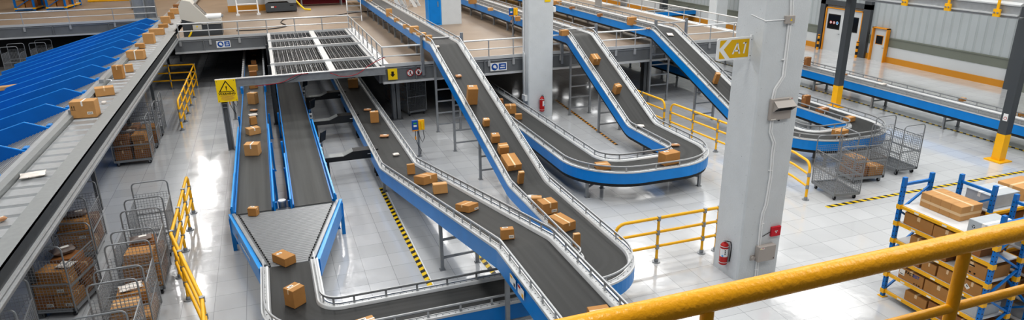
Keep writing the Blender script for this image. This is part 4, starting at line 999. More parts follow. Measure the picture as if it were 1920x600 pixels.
mailer((-2.95, 12.7, .72), (.4, .26, .07), R(15), 'white mailer on the cartons of the second cage by the yellow railing', 'poly')
mailer((-2.95, 14.3, .97), (.42, .26, .09), R(10), 'grey mailer on the cartons of the third cage by the yellow railing', 'dpoly')
rowL = [(-4.55, 16.4, 0), (-4.3, 13.9, R(-14)), (-4.6, 11.55, R(6))]
dup(caged, (*rowL[0][:2], 0), rowL[0][2], 'full roll cage under the sorter, far end of inner row', g)
dup(caged, (*rowL[1][:2], 0), rowL[1][2], 'turned roll cage with cartons and grey mailer, inner row under the sorter', g)
dup(caged, (*rowL[2][:2], 0), rowL[2][2], 'roll cage in the bottom left corner under the sorter', g)
load(*rowL[0], full[:7], labs('farthest cage of the inner row', 7), None)
load(*rowL[1], full, labs('turned cage of the inner row', 8), None)
load(*rowL[2], half[:4], labs('bottom left corner cage', 4), None)
mailer((-4.5, 16.3, .95), (.42, .3, .1), R(10), 'dark grey mailer on top of the farthest cage of the inner row', 'dpoly')
mailer((-4.3, 14.2, .98), (.42, .3, .12), R(30), 'dark grey mailer on top of the turned cage', 'dpoly')
mailer((-4.15, 13.65, .94), (.3, .26, .06), R(-20), 'small pale mailer on the turned cage beside the grey one', 'poly')
for k, (x, y) in enumerate(((-4.42, 23.0), (-4.42, 24.6), (-4.42, 26.05))):
    dup(caged, (x, y, 0), HP, ('roll cage full of cartons, front of the three below the sorter', 'middle roll cage of the three below the sorter', 'empty rear roll cage of the three below the sorter')[k], 'roll cages below the sorter')
    if k < 2: load(x, y, HP, full if k == 0 else full[:6], labs(('front', 'middle')[k]+' cage below the sorter', 8 if k == 0 else 6), None)
mailer((-4.5, 23.1, .95), (.42, .3, .08), R(8), 'dark mailer on the front cage below the sorter', 'dpoly')
for (x, y, s, a) in ((5.0, 25.6, 'empty roll cage under the mezzanine beside the yellow telephone post', 12), (4.75, 27.3, 'roll cage with dark boxes deep under the mezzanine', 4)):
    dup(caged, (x, y, 0), R(a), s, 'roll cages under the mezzanine', (1.05, 1, 1.05))
load(4.75, 27.3, 0, full, labs('cage deep under the mezzanine', 8), None)
dup(caged, (-12.2, 40.4, 0), R(0), 'roll cage in the dark opening above the blue chutes, left one', 'roll cages in the dark opening'); dup(caged, (-11.2, 41.3, 0), R(0), 'roll cage in the dark opening above the blue chutes, right one', 'roll cages in the dark opening')
dup(cage0, (-6.3+1.0*0-.8, 47.5, ZD), HP, 'small trolley cage up on the mezzanine at the top left', None, (1, 1, .45))
carton((-8.6, 27.6, 1.75), (.9, .3, .12), R(20), 'long flat carton lying on a blue chute at the left edge', mat='card2')

# ------------------------------------------------------------------ storage racks (right)
def rack(ox, oy, along, L, D, levels, HT, label, grp, feet=True, bays=1, up='rackblue'):
    """origin corner ox,oy; along: 'y-' length toward the viewer, 'x+' length to the right"""
    t = thing('storage_rack', label, 'rack', (0, 0, 0), group=grp)
    def T(a, b, z):     # a along the length, b across the depth
        return (ox+b, oy-a, z) if along == 'y-' else (ox+a, oy-b, z)
    w = .075
    for bay in range(bays+1):
        a = L*bay/bays
        for b in (0, D):
            m = MB(); p = T(a, b, HT/2); m.box(p, (w, w*.8, HT), up)
            z = .15
            dx = (-w/2-.002, 0) if along == 'y-' else (0, -w/2-.002)
            while z < HT-.1:
                q = T(a, b, z); m.box((q[0]-w/2-.001, q[1], z), (.002, .018, .02), 'ink'); m.box((q[0], q[1]-w*.4-.001, z), (.018, .002, .02), 'ink'); z += .09
            u = m.build('upright', t)
            f = MB(); q = T(a, b, .006); f.box((q[0], q[1], .008), (.14, .12, .016), 'yellow'); f.build('foot_plate', u)
        m = MB()
        zs = [HT-.14]; z = .25; s = 0
        def bar(z0, z1, r=.016):
            m.tube([T(a, 0, z0), T(a, D, z1)], r*1.5, up, 4)
        bar(HT-.14, HT-.14, .022)
        z = .15; fl = 0
        while z < HT-.5: bar(z, z+.42) if fl == 0 else bar(z+.42, z); z += .42; fl ^= 1
        m.build('brace', t)
    for z in levels:
        for bay in range(bays):
            a0, a1 = L*bay/bays, L*(bay+1)/bays
            for b in (0, D):
                m = MB(); p, q = T(a0, b, z-.03), T(a1, b, z-.03)
                c = [(p[i]+q[i])/2 for i in range(3)]; d = (.035, abs(a1-a0), .055) if along == 'y-' else (abs(a1-a0), .035, .055); m.box(c, d, 'yellow')
                for aa in (a0, a1):
                    k = T(aa, b, z-.03); m.box(k, (w+.02, w*.8+.02, .09), 'yellow')
                for k in range(3):
                    e = T(a0+(a1-a0)*(.2+.3*k), b, z-.03)
                    if b == 0: m.box((e[0]-.019, e[1], e[2]) if along == 'y-' else (e[0], e[1]+.019, e[2]), (.002, .09, .035) if along == 'y-' else (.09, .002, .035), 'wtape')
                m.build('shelf_beam', t)
            m = MB(); p, q = T(a0+.04, .02, z), T(a1-.04, D-.02, z); m.rng(min(p[0], q[0]), max(p[0], q[0]), min(p[1], q[1]), max(p[1], q[1]), z-.02, z+.004, 'shelf'); m.build('shelf', t)
    return t
RX, RYF, RYN = 10.78, 8.48, 6.62
LV = [PX(1688, 384, RX)[1], PX(1682, 415, RX)[1], PX(1676, 447, RX)[1], PX(1670, 478, RX)[1], PX(1664, 511, RX)[1], PX(1658, 541, RX)[1]]
import sys
def hz(px, py, X, Y):
    lo, hi = -1, 6
    for _ in range(40):
        m_ = (lo+hi)/2
        if proj((X, Y, m_))[1] > py: lo = m_
        else: hi = m_
    return m_
LV = [hz(0, q, RX, RYF) for q in (384, 415, 447, 478, 510, 541)]
rack(RX, RYF, 'y-', RYF-RYN, .68, LV, 2.5, 'blue and yellow storage rack nearest the A1 pillar with white shelves', 'blue storage racks')
DX = .68
def rbox(lv, a0, a1, h, label, mat='card', b0=.03, b1=.6, yaw=0, tape='tape', lab=False, td=1):
    """box between length positions a0..a1 (metres from the far upright)"""
    z = LV[lv]+.006; w = a1-a0; d = b1-b0
    o = carton((RX+(b0+b1)/2, RYF-(a0+a1)/2, z), (d, w, h), R(yaw), label, mat=mat, tapev=tape, lab=lab, tdir=0 if td == 1 else 1)
    return o
def apos(lv, px, dx=.03):
    return RYF-yat(RX+dx, LV[lv], px)
o = carton((11.34, 7.93, LV[0]+.006), (.52, .80, .27), R(0), 'large light carton with four seams on the top shelf of the nearest rack', mat='card2', tapev='tape', lab=False, tdir=1)
m = MB()
for q in (-.2, .0, .2): m.box((0, q, .2705), (.52, .004, .001), 'card3'); m.box((-.2605, q, .135), (.001, .004, .27), 'card3')
m.box((-.2607, 0, .12), (.001, .8, .05), 'tape'); m.box((0, -.4007, .12), (.52, .001, .05), 'tape'); m.build('seams', o)
rbox(0, apos(0, 1812), apos(0, 1812)+.52, .26, 'grey carton with a recycling mark on the top shelf of the nearest rack', 'gcard', .02, .64, 0, 'wtape')
spec = {1: [(1693, 1746, .2, 'card', 'long plain carton at the far end'), (1747, 1797, .19, 'card', 'taped carton in the middle'), (1801, 1836, .19, 'card3', 'dark carton toward the near end')],
        2: [(1704, 1733, .17, 'card', 'small square carton at the far end'), (1737, 1772, .15, 'card3', 'shaded carton beside the small square one'), (1790, 1850, .2, 'card', 'carton with printed marks at the near end')],
        3: [(1700, 1722, .15, 'card3', 'carton at the far end hidden by the railing'), (1726, 1752, .16, 'card', 'small carton with pale tape'), (1755, 1790, .2, 'card', 'pair of flat cartons, the visible one'), (1800, 1852, .2, 'card', 'carton with a diamond label at the near end')],
        4: [(1683, 1728, .2, 'card', 'printed carton with a label at the far end'), (1730, 1783, .2, 'card', 'wide plain carton in the middle'), (1790, 1845, .18, 'gcard', 'grey carton at the near end')],
        5: [(1694, 1734, .16, 'card', 'long low carton at the far end'), (1737, 1775, .2, 'card3', 'carton with print beside the long low one'), (1780, 1830, .2, 'card3', 'dark carton at the near end')]}
shn = {1: 'second shelf', 2: 'third shelf', 3: 'fourth shelf', 4: 'fifth shelf', 5: 'bottom shelf'}
for lv, lst in spec.items():
    for (p0, p1, h, mt, lb) in lst:
        a0, a1 = apos(lv, p0), apos(lv, p1)
        a1 = min(a1, 1.78)
        if a1-a0 < .1: continue
        bx_ = rbox(lv, a0, a1, min(h+.035, .235), lb+' of the %s, nearest rack' % shn[lv], mt, lab=(3 if 'label' in lb else False))
SIDE = Matrix(((0, 0, -1, 0), (-1, 0, 0, 0), (0, 1, 0, 0), (0, 0, 0, 1)))
pr = [o for o in bpy.data.objects if o.get('label', '').startswith('printed carton with a label at the far end of the fifth shelf')][0]
bd = [c for c in pr.children if c.name.startswith('body')][0]; hw = bd.dimensions.x/2 if bd.dimensions.x else .285; hy = max(v.co.y for v in bd.data.vertices); hh = max(v.co.z for v in bd.data.vertices); hx = max(v.co.x for v in bd.data.vertices)
text_mesh('FAST', .085, 'ink', 'black_lettering', pr, Matrix.Translation((-hx-.002, hy*.12, hh*.74)) @ SIDE, .002)
text_mesh('EST', .085, 'signblue', 'blue_lettering', pr, Matrix.Translation((-hx-.002, -hy*.42, hh*.74)) @ SIDE, .002)
m = MB(); m.box((-hx-.002, hy*.72, hh*.6), (.002, .11, .12), 'wtape'); m.box((-hx-.004, hy*.72, hh*.45), (.002, .07, .012), 'ink'); m.build('white_label', pr)
m = MB()
for k in range(3): m.box((-hx-.002, -hy*(.35+.2*k), hh*.14), (.002, .025, .022), 'ink')
m.build('handling_marks', pr)
for key in ('carton with a diamond label at the near end', 'carton with printed marks at the near end'):
    for o in [q for q in bpy.data.objects if q.get('label', '').startswith(key)]:
        b_ = [c for c in o.children if c.name.startswith('body')][0]; hx = max(v.co.x for v in b_.data.vertices); hy = max(v.co.y for v in b_.data.vertices); hh = max(v.co.z for v in b_.data.vertices); m = MB()
        if 'diamond' in key: m.box((-hx-.002, hy*.45, hh*.5), (.002, .09, .07), 'wtape', mat=Matrix.Rotation(.7, 3, 'X')); m.box((-hx-.004, hy*.45, hh*.55), (.002, .04, .015), 'ink', mat=Matrix.Rotation(.7, 3, 'X'))
        else:
            for k in range(3): m.box((-hx-.002, hy*(.3-.3*k), hh*.2), (.002, .03, .03), 'ink')
            m.box((-hx-.002, 0, hh*.75), (.002, .12, .025), 'ink')
        m.build('printed_marks', o)
# recycling mark on the grey carton, PAST style print not repeated
y = RYF-apos(0, 1812)-.1
t2 = [o for o in bpy.data.objects if o.get('label', '').startswith('grey carton with a recycling')][0]
s = MB()
for k in range(3):
    a = k*2*PI/3+PI/2; s.face([(-.311, .16+.035*math.cos(a+d_)*rr, .15+.035*math.sin(a+d_)*rr) for d_, rr in ((-.75, 1), (.55, 1), (.75, .75), (.55, .5), (-.75, .5))], 'ink')
s.build('recycling_mark', t2)
# racks behind
r2 = rack(11.9, 8.22, 'x+', 1.9, .64, [LV[0]+.02, 1.55, 1.1, .65, .2], 2.5, 'second blue storage rack standing behind the nearest one, grey cartons on top', 'blue storage racks')
r3 = rack(11.98, 7.25, 'x+', 1.9, .64, [LV[0]-.05, 1.5, 1.05, .6, .2], 2.45, 'third blue storage rack at the right edge, beside the near end of the first', 'blue storage racks')
carton((12.38, 7.92, LV[0]+.03), (.72, .5, .26), R(0), 'grey wrapped cartons on top of the second rack, left one', 'gcard', 'wtape')
carton((13.3, 8.0, LV[0]+.03), (.7, .5, .24), R(3), 'light brown carton on top of the second rack at the right picture edge', 'card2')
carton((12.45, 6.93, LV[0]-.04), (.6, .48, .2), R(0), 'grey carton on top of the third rack at the right picture edge', 'gcard', 'wtape')
for k, z in enumerate((1.5, 1.05, .6, .2)):
    for j, x in enumerate((12.35, 13.0, 13.6)):
        carton((x, 6.93, z+.006), (.52, .46, .28-.04*((k+j) % 2)), 0, ('left', 'middle', 'right')[j]+' carton on the '+('second', 'third', 'fourth', 'bottom')[k]+' shelf of the third rack', 'card3' if (k+j) % 3 else 'gcard')
        carton((x-.05, 7.9, z+.056), (.52, .46, .28-.04*((k+j) % 2)), 0, ('left', 'middle', 'right')[j]+' carton on the '+('second', 'third', 'fourth', 'bottom')[k]+' shelf of the second rack', 'card')

# ------------------------------------------------------------------ foreground yellow railing
t = thing('foreground_railing', 'thick glossy yellow pipe railing crossing the foreground', 'railing')
ZR = 5.6
(ax, ay), (bx, by) = P(1200, 588, ZR), P(1920, 432, ZR); yr = (ay+by)/2
dep = float((M3 @ np.array([bx, yr, ZR-H]))[2]); rt = 19.3*dep/F
m = MB(); m.cyl((-.6, yr, ZR), (6.0, yr, ZR), rt, 'yellowr', 40); m.build('top_rail', t, True)
x_, z_ = PY(1860, 557, yr); m = MB(); m.cyl((-.6, yr, z_), (6.0, yr, z_), rt*.46, 'yellowr', 28); m.build('lower_rail', t, True)
xp, _z = PY(1805, 490, yr); xq, _z2 = PY(1325, 595, yr)
for x in (xp, xq, 2*xp-xq, 2*xq-xp):
    m = MB(); m.cyl((x, yr, 4.3), (x, yr, ZR), rt*.56, 'yellowr', 28); m.build('post', t, True)
m = MB(); m.rng(-6, 8, -4, yr+.4, 4.1, 4.3, 'dgrey'); struct(m, 'floor', 'walkway slab under the viewer', 'walkway')

# ------------------------------------------------------------------ things on the big pillar
# A1 sign
ysg, zsg = PX(1408, 90, BX0)
t = thing('direction_sign', 'yellow A1 sign with a white chevron on the near pillar', 'sign')
xL = None
def xat(px, Y, z):
    lo, hi = 0, 20
    for _ in range(50):
        m_ = (lo+hi)/2
        if proj((m_, Y, z))[0] < px: lo = m_
        else: hi = m_
    return m_
yS = ysg; xl = xat(1343.5, yS, zsg); xr = BX0-.03
zt = hz(0, 68, xr, yS); zb = hz(0, 109.5, xr, yS)
m = MB(); c = .035; m.prism([(xl+c, zb), (xr+.0, zb), (xr, zt), (xl+c, zt), (xl+.01, zt-.01), (xl, zt-c), (xl, zb+c), (xl+.01, zb+.01)], 'white', 'y', yS-.012, yS+.012); m.build('panel', t)
m = MB(); Y = yS-.014; bz = .035; h = zt-zb; w = xr-xl; u = lambda a, b: (xl+a*w, Y, zb+b*h)
m.face([u(.26, .91), u(.08, .91), u(.07, .5), u(.08, .5)], 'signa') if 0 else None
m.face([u(.075, .55), u(.075, .88), u(.10, .91), u(.28, .91)], 'signa'); m.face([u(.075, .45), u(.075, .12), u(.10, .09), u(.26, .09)], 'signa')
m.face([u(.42, .91), u(.955, .91), u(.955, .09), u(.40, .09), u(.20, .5)], 'signa'); m.build('yellow_face', t)
m = MB(); Y2 = Y-.003; v = lambda a, b: (xl+a*w, Y2, zb+b*h)
m.face([v(.45, .26), v(.50, .26), v(.615, .76), v(.575, .76)], 'white'); m.face([v(.62, .76), v(.585, .76), v(.655, .26), v(.705, .26)], 'white'); m.face([v(.51, .37), v(.67, .37), v(.66, .44), v(.525, .44)], 'white')
lt = m.build('letter', t)
m = MB(); m.face([v(.79, .26), v(.835, .26), v(.875, .76), v(.83, .76)], 'white'); m.face([v(.76, .70), v(.84, .70), v(.875, .76), v(.77, .76)], 'white'); m.build('digit', t)
m = MB(); m.rng(xr, BX0, yS-.02, yS+.02, zb-.02, zt+.03, 'white'); m.build('bracket', t)
m = MB(); 
for z in (zb+h*.14, zb+h*.86): m.disc((xr+.012, yS-.022, z), .009, 'black')
m.build('bolts', t)
# conduit on the front face
YP = BY0
def fp(px, py): x, z = PY(px, py, YP-.03); return (x, YP-.03, z)
path = [(1486, -25), (1485, 30), (1481, 45), (1470, 143), (1454, 168), (1450, 185), (1448, 225), (1445, 248), (1452, 268), (1449, 288), (1446, 330), (1437, 385), (1431, 400), (1428, 418), (1418, 520)]
t = thing('cable_conduit', 'pair of white conduit pipes running down the near pillar', 'conduit')
for off in (-.02, .024):
    m = MB(); m.tube([(fp(*q)[0]+off, YP-.016, fp(*q)[2]) for q in path], .0185, 'white', 8); m.build('pipe', t, True)
m = MB()
for (px, py) in ((1470, 112), (1445, 320), (1430, 420), (1419, 506)):
    x, _, z = fp(px, py); m.rng(x-.04, x+.045, YP-.032, YP, z-.008, z+.008, 'white')
m.build('clips', t)
m = MB(); x, _, z = fp(1476, 37); xa2 = BX0; m.tube([(BX0-.012, BY0+.4, z+.07), (BX0-.012, BY0-.01, z+.0), (x, YP-.014, z)], .008, 'white', 8); m.build('branch_pipe', t, True)
def encl(px0, py0, px1, py1, dep, label, name, mat='beige', extra=None):
    x0, z1 = PY(px0, py0, YP-dep); x1, z0 = PY(px1, py1, YP-dep); t = thing(name, label, 'electrical box'); m = MB(); m.rng(x0, x1, YP-dep, YP, z0, z1, mat); o = m.build('body', t)
    bm = o.modifiers.new('bevel', 'BEVEL'); bm.width = .006; bm.segments = 2; return t, x0, x1, z0, z1
t, x0, x1, z0, z1 = encl(1476, 30, 1490, 44, .07, 'small beige junction box with a yellow warning triangle on the near pillar', 'junction_box')
m = MB(); cx, cz = (x0+x1)/2+.01, (z0+z1)/2; m.face([(cx-.025, YP-.072, cz-.02), (cx+.025, YP-.072, cz-.02), (cx, YP-.072, cz+.025)], 'sign'); m.build('warning_sticker', t)
t, x0, x1, z0, z1 = encl(1448, 187, 1482, 222, .07, 'beige control box with a sloping hood on the near pillar', 'control_box')
m = MB(); hx0, hx1 = x0+.05, x1+.005; zt_ = z1-.04; y0_ = YP-.07
m.prism([(y0_, zt_), (y0_-.12, zt_-.10), (y0_-.12, zt_-.115), (y0_-.015, zb if 0 else zt_-.20), (y0_, zt_-.20)], 'beige', 'x', hx0, hx0+.008); m.prism([(y0_, zt_), (y0_-.12, zt_-.10), (y0_-.12, zt_-.115), (y0_-.015, zt_-.20), (y0_, zt_-.20)], 'beige', 'x', hx1-.008, hx1)
m.prism([(y0_, zt_), (y0_-.125, zt_-.10), (y0_-.125, zt_-.108), (y0_, zt_-.012)], 'beige', 'x', hx0, hx1); m.build('hood', t)
m = MB(); m.rng(hx0+.01, hx1-.01, y0_-.004, y0_, zt_-.2, zt_-.03, 'black'); m.cyl((hx0+.09, y0_-.004, zt_-.15), (hx0+.09, y0_-.04, zt_-.15), .025, 'steeld', 12); m.build('switch_panel', t)
m = MB(); m.rng(x1-.085, x1-.015, YP-.073, YP-.07, z1-.035, z1-.012, 'wtape'); m.rng(x1-.05, x1-.015, YP-.075, YP-.073, z1-.02, z1-.012, 'red'); m.face([(x1-.08, YP-.075, z1-.033), (x1-.06, YP-.075, z1-.033), (x1-.07, YP-.075, z1-.016)], 'sign'); m.build('sticker', t)
m = MB(); m.rng(x0+.03, x0+.14, YP-.073, YP-.07, z0+.012, z0+.028, 'wtape'); m.build('printed_mark', t)
m = MB(); m.cyl(((x0+x1)/2, YP-.035, z0-.03), ((x0+x1)/2, YP-.035, z0), .02, 'steeld', 12); m.build('cable_gland', t, True)
t, x0, x1, z0, z1 = encl(1424, 465, 1452, 486, .12, 'grey beige metal box low on the near pillar, beside a round switch', 'power_box')
m = MB(); m.rng(x0+.03, x0+.13, YP-.123, YP-.12, z1-.05, z1-.02, 'wtape'); m.disc((x0+.05, YP-.124, z1-.038), .012, 'sign'); m.rng(x0+.07, x0+.12, YP-.124, YP-.123, z1-.03, z1-.02, 'red'); m.face([(x1-.05, YP-.122, z0+.03), (x1-.02, YP-.122, z0+.03), (x1-.035, YP-.122, z0+.065)], 'ink'); m.build('sticker', t)
m = MB(); x, _, z = fp(1411, 484); m.rng(x-.045, x+.045, YP-.02, YP, z-.055, z+.055, 'beige'); m.cyl((x, YP-.02, z), (x, YP-.06, z), .04, 'beige', 20); m.cyl((x, YP-.03, z), (x0, YP-.03, z+.01), .02, 'beige', 10); m.build('round_switch', t)
t, x0, x1, z0, z1 = encl(1448, 427, 1463, 441, .05, 'red fire alarm call box with a white T mark on the near pillar', 'alarm_box', 'redbox')
m = MB(); cx, cz = (x0+x1)/2, (z0+z1)/2; m.rng(cx-.035, cx+.035, YP-.052, YP-.05, cz+.0, cz+.022, 'white'); m.rng(cx-.011, cx+.011, YP-.052, YP-.05, cz-.035, cz+.02, 'white'); m.build('white_mark', t)
xx, _, zz = fp(1431, 444); m = MB(); m.tube([(xx, YP-.01, zz), (x0, YP-.01, cz-.01)], .006, 'hose', 6); m.build('cable', t)

def extinguisher(loc, sc, label, ax='x'):
    t = thing('fire_extinguisher', label, 'extinguisher', loc); t.scale = (sc,)*3
    if ax == 'y': t.rotation_euler = (0, 0, PI/2)
    m = MB(); prof = [(0, .0), (.075, 0), (.085, .015), (.085, .40), (.078, .44), (.055, .475), (.03, .49), (.03, .52), (0, .52)]
    n = 24; k = m.mi('red')
    for i in range(len(prof)-1):
        for j in range(n):
            a, b = 2*PI*j/n, 2*PI*(j+1)/n; (r0, z0), (r1, z1) = prof[i], prof[i+1]
            m.face([(-.1+r0*math.cos(a), r0*math.sin(a), z0), (-.1+r0*math.cos(b), r0*math.sin(b), z0), (-.1+r1*math.cos(b), r1*math.sin(b), z1), (-.1+r1*math.cos(a), r1*math.sin(a), z1)], 'red')
    bm = bmesh.new(); o = m.build('cylinder', t, True)
    m = MB()
    for j in range(10):
        a, b = PI*.95+PI*.9*j/10, PI*.95+PI*.9*(j+1)/10; r = .0865; m.face([(-.1+r*math.cos(a), r*math.sin(a), .19), (-.1+r*math.cos(b), r*math.sin(b), .19), (-.1+r*math.cos(b), r*math.sin(b), .37), (-.1+r*math.cos(a), r*math.sin(a), .37)], 'white')
    for q in range(3): a = PI*1.38; m.box((-.1+.088*math.cos(a), .088*math.sin(a), .34-.04*q), (.014, .014, .022), 'ink')
    m.box((-.1+.088*math.cos(PI*1.2), .088*math.sin(PI*1.2), .215), (.02, .03, .02), 'cyan')
    m.build('label_band', t)
    m = MB(); m.cyl((-.1, 0, .50), (-.1, 0, .55), .022, 'steel', 12); m.box((-.13, -.03, .565), (.12, .022, .014), 'silver', mat=Matrix.Rotation(.25, 3, 'Y')); m.box((-.13, -.03, .54), (.1, .022, .012), 'silver'); m.build('valve_handle', t)
    m = MB(); m.tube([(-.09, -.02, .53), (-.02, -.08, .52), (-.0, -.1, .42), (-.01, -.10, .2), (-.02, -.095, .08)], .011, 'black', 8); m.build('hose', t, True)
    m = MB(); ring = lambda z: [(-.1+.092*math.cos(a), .092*math.sin(a), z) for a in [PI*.0+PI*2*q/16 for q in range(17)]]
    m.tube(ring(.42), .007, 'silver', 6); m.tube(ring(.06), .007, 'silver', 6); m.tube([(-.005, -.02, .02), (-.005, -.02, .45)], .008, 'silver', 6); m.tube([(-.005, .03, .02), (-.005, .03, .45)], .008, 'silver', 6); m.build('wall_bracket', t, True)
    return t
ye, ze = PX(1355, 494, BX0-.1)
extinguisher((BX0, ye, ze), 1.0, 'red fire extinguisher low on the left side of the near pillar')
xe, ze = PY(1016, 208, MY0-.1)
te = extinguisher((xe, MY0, ze), 1.12, 'red fire extinguisher on the front of the far pillar', 'y')
m = MB(); x, z = PY(978, 187, MY0); m.rng(MX0-.1, MX0, MY0+.1, MY0+.45, z-.1, z+.1, 'white'); m.cyl((MX0-.03, MY0+.3, z), (MX0-.03, MY0+.3, 2.4), .02, 'white', 8); m.tube([(MX0-.03, MY0+.3, 2.4), (MX0-.03, MY0+.42, 2.5), (MX0-.03, MY0+.42, 5.5)], .02, 'white', 8)
tag(m.build('junction_box'), 'white box and pipe on the left face of the far pillar', 'electrical box')
m = MB(); x, z = PY(1043, 18, MY0); m.rng(MX1, MX1+.1, MY0+.02, MY0+.3, z-.08, z+.1, 'white'); tag(m.build('junction_box'), 'small white box high on the right edge of the far pillar', 'electrical box')
m = MB(); x, z = PY(1026, 2, MY0); m.rng(x-.1, x+.12, MY0-.02, MY0, z-.03, z+.3, 'sign'); tag(m.build('wall_sign'), 'yellow sign cut by the top edge on the far pillar', 'sign')

# telephone posts
def phone(loc, label, h=1.0):
    t = thing('telephone_post', label, 'telephone', loc); m = MB(); m.cyl((0, 0, 0), (0, 0, h), .04, 'steel', 12); m.cyl((0, 0, 0), (0, 0, .02), .09, 'steel', 16); m.build('pole', t, True)
    m = MB(); m.rng(-.2, -.02, -.1, -.03, h-.06, h+.24, 'signblue'); m.rng(-.16, -.06, -.103, -.1, h+.13, h+.18, 'green'); m.rng(-.16, -.06, -.103, -.1, h+.04, h+.1, 'wtape'); m.rng(-.2, -.02, -.102, -.03, h-.1, h-.06, 'orange'); m.build('terminal', t)
    m = MB(); m.rng(0, .19, -.1, -.03, h-.08, h+.24, 'yellow'); b = m.build('telephone_body', t)
    m = MB(); m.tube([(.1, -.13, h+.19), (.1, -.15, h+.14), (.1, -.15, h+.02), (.1, -.13, h-.03)], [.03, .018, .018, .03], 'sign', 10); m.build('handset', b, True)
    m = MB(); m.tube([(.14, -.08, h-.08), (.17, -.08, h-.35), (.1, -.08, h-.5), (.02, -.07, h-.3), (-.02, -.07, h-.1)], .01, 'hose', 6); m.tube([(-.1, -.07, h-.1), (-.12, -.07, h-.35), (-.03, -.07, h-.6), (.05, -.07, h-.75), (.03, -.05, h-.9)], .01, 'hose', 6); m.build('cord', t, True)
    m = MB(); m.box((-.11, -.07, h-.33), (.04, .03, .1), 'orange'); m.build('orange_plug', t)
    return t
x, y = P(787, 293); phone((x, y, 0), 'blue and yellow telephone post between the nearest belt and the first descending belt', .98)
x, y = P(442, 224); phone((x, y, 0), 'blue terminal and yellow telephone on a post behind the yellow warning sign', 1.0)
x, y = P(962, 68, ZD); t = phone((x, y, ZD), 'yellow telephone on a post on the mezzanine beside the far pillar', 1.0)

# steel posts and crane beam on the right
for (x, y, lb) in ((20.93, 20.1, 'dark grey steel post with a yellow foot, left of the pair by the right aisle'), (20.58, 13.25, 'dark grey steel post with a yellow foot, nearest the right edge')):
    t = thing('steel_post', lb, 'post', (x, y, 0), group=None); w = .125
    m = MB(); m.rng(-w, w, -w, w, .86, 4.7, 'dgrey'); m.build('upper_shaft', t); m = MB(); m.rng(-w-.004, w+.004, -w-.004, w+.004, .03, .86, 'yellow'); m.build('yellow_foot', t)
    m = MB(); m.rng(-.26, .26, -.26, .26, 0, .035, 'yellow'); m.build('base_plate', t)
    if y < 15: m = MB(); m.rng(-w-.006, -w, -.08, .06, 1.28, 1.5, 'white'); m.disc((-w-.008, -.01, 1.36), .05, 'red', (-1, 0, 0)); m.disc((-w-.009, -.01, 1.36), .035, 'white', (-1, 0, 0)); m.build('sticker', t)
t = thing('overhead_beam', 'pale overhead steel beam with yellow hangers, top right', 'beam')
m = MB(); m.prism([(20.3, 4.62), (20.3, 4.66), (20.42, 4.72), (20.42, 5.0), (20.64, 5.0), (20.64, 4.62)], 'silver', 'y', 13.46, 20.3); m.prism([(20.34, 4.26), (20.34, 4.62), (20.38, 4.62), (20.38, 4.30), (20.62, 4.30), (20.62, 4.26)], 'tray', 'y', 13.46, 20.3); m.rng(20.26, 20.36, 13.46, 20.3, 4.34, 4.38, 'silver'); m.build('beam', t)
for px in (1700, 1781, 1873):
    y = yat(20.3, 4.45, px); m = MB(); m.rng(20.2, 20.26, y-.10, y+.10, 4.28, 4.50, 'yellow'); m.rng(20.22, 20.26, y-.035, y+.035, 4.5, 5.0, 'yellow'); m.cyl((20.17, y-.05, 4.4), (20.2, y-.05, 4.4), .025, 'steel', 8); m.cyl((20.17, y+.05, 4.4), (20.2, y+.05, 4.4), .025, 'steel', 8); m.build('hanger', t)
m = MB(); m.rng(20.44, 20.64, 20.32, 30.1, 4.70, 4.9, 'dgrey'); m.rng(20.9, 30, 19.98, 20.2, 4.5, 4.7, 'dgrey'); m.build('tie_beam', t)
# bollards
for (px, py, h, lb) in ((1532, 93, .85, 'striped yellow and black bollard left of the double door'), (1604, 108, .85, 'striped yellow and black bollard right of the double door')):
    x, y = P(px, py); t = thing('bollard', lb, 'bollard', (x, y, 0)); m = MB(); n = 14
    for j in range(n):
        a, b = 2*PI*j/n, 2*PI*(j+1)/n; r = .065; m.face([(r*math.cos(a), r*math.sin(a), 0), (r*math.cos(b), r*math.sin(b), 0), (r*math.cos(b), r*math.sin(b), h), (r*math.cos(a), r*math.sin(a), h)], 'hazb', [(0, 0), (0, 0), (h, 0), (h, 0)])
    m.build('tube', t, True); m = MB(); m.cyl((0, 0, h), (0, 0, h+.03), .065, 'orange', 14); m.build('cap', t)

# ------------------------------------------------------------------ mezzanine equipment
# cream machine left
x0, y0 = -3.6, 34.0
t = thing('labelling_machine', 'cream and charcoal machine with a slanted hood beside the sorter', 'machine', (x0, y0, ZD)); t.scale = (.84, .84, .84)
m = MB(); m.prism([(0, 0), (1.95, 0), (1.95, .62), (1.5, .62), (1.0, .72), (0, 1.0)], 'dgrey', 'y', 0, 1.2); m.build('base', t)
m = MB(); m.prism([(-.05, .95), (1.05, .62), (1.95, .62), (1.95, .8), (1.35, .86), (.55, 1.85), (.15, 1.95), (-.05, 1.6)], 'cream', 'y', -.04, 1.25); m.build('hood', t)
m = MB()
for k in range(3): m.box((.98, .2+.4*k, 1.36), (.9, .05, .02), 'black', mat=Matrix.Rotation(math.radians(51), 3, 'Y'))
m.build('vent_slots', t)
for k in (0, 1):
    m = MB(); m.cyl((1.2, .15+.6*k, .98), (1.98, .15+.6*k, .98), .12, 'white', 14); m.cyl((1.98, .15+.6*k, .98), (2.08, .15+.6*k, .98), .05, 'steel', 10); m.build('roller_arm', t, True)
m = MB(); m.rng(.5, .95, -.06, -.04, .35, .62, 'cream'); m.disc((.72, -.065, .52), .04, 'sign'); m.build('front_plate', t)
m = MB(); m.tube([(.45, -.15, .35), (.35, -.2, .15), (.25, -.2, .02)], .05, 'sign', 8); m.build('yellow_hose', t)
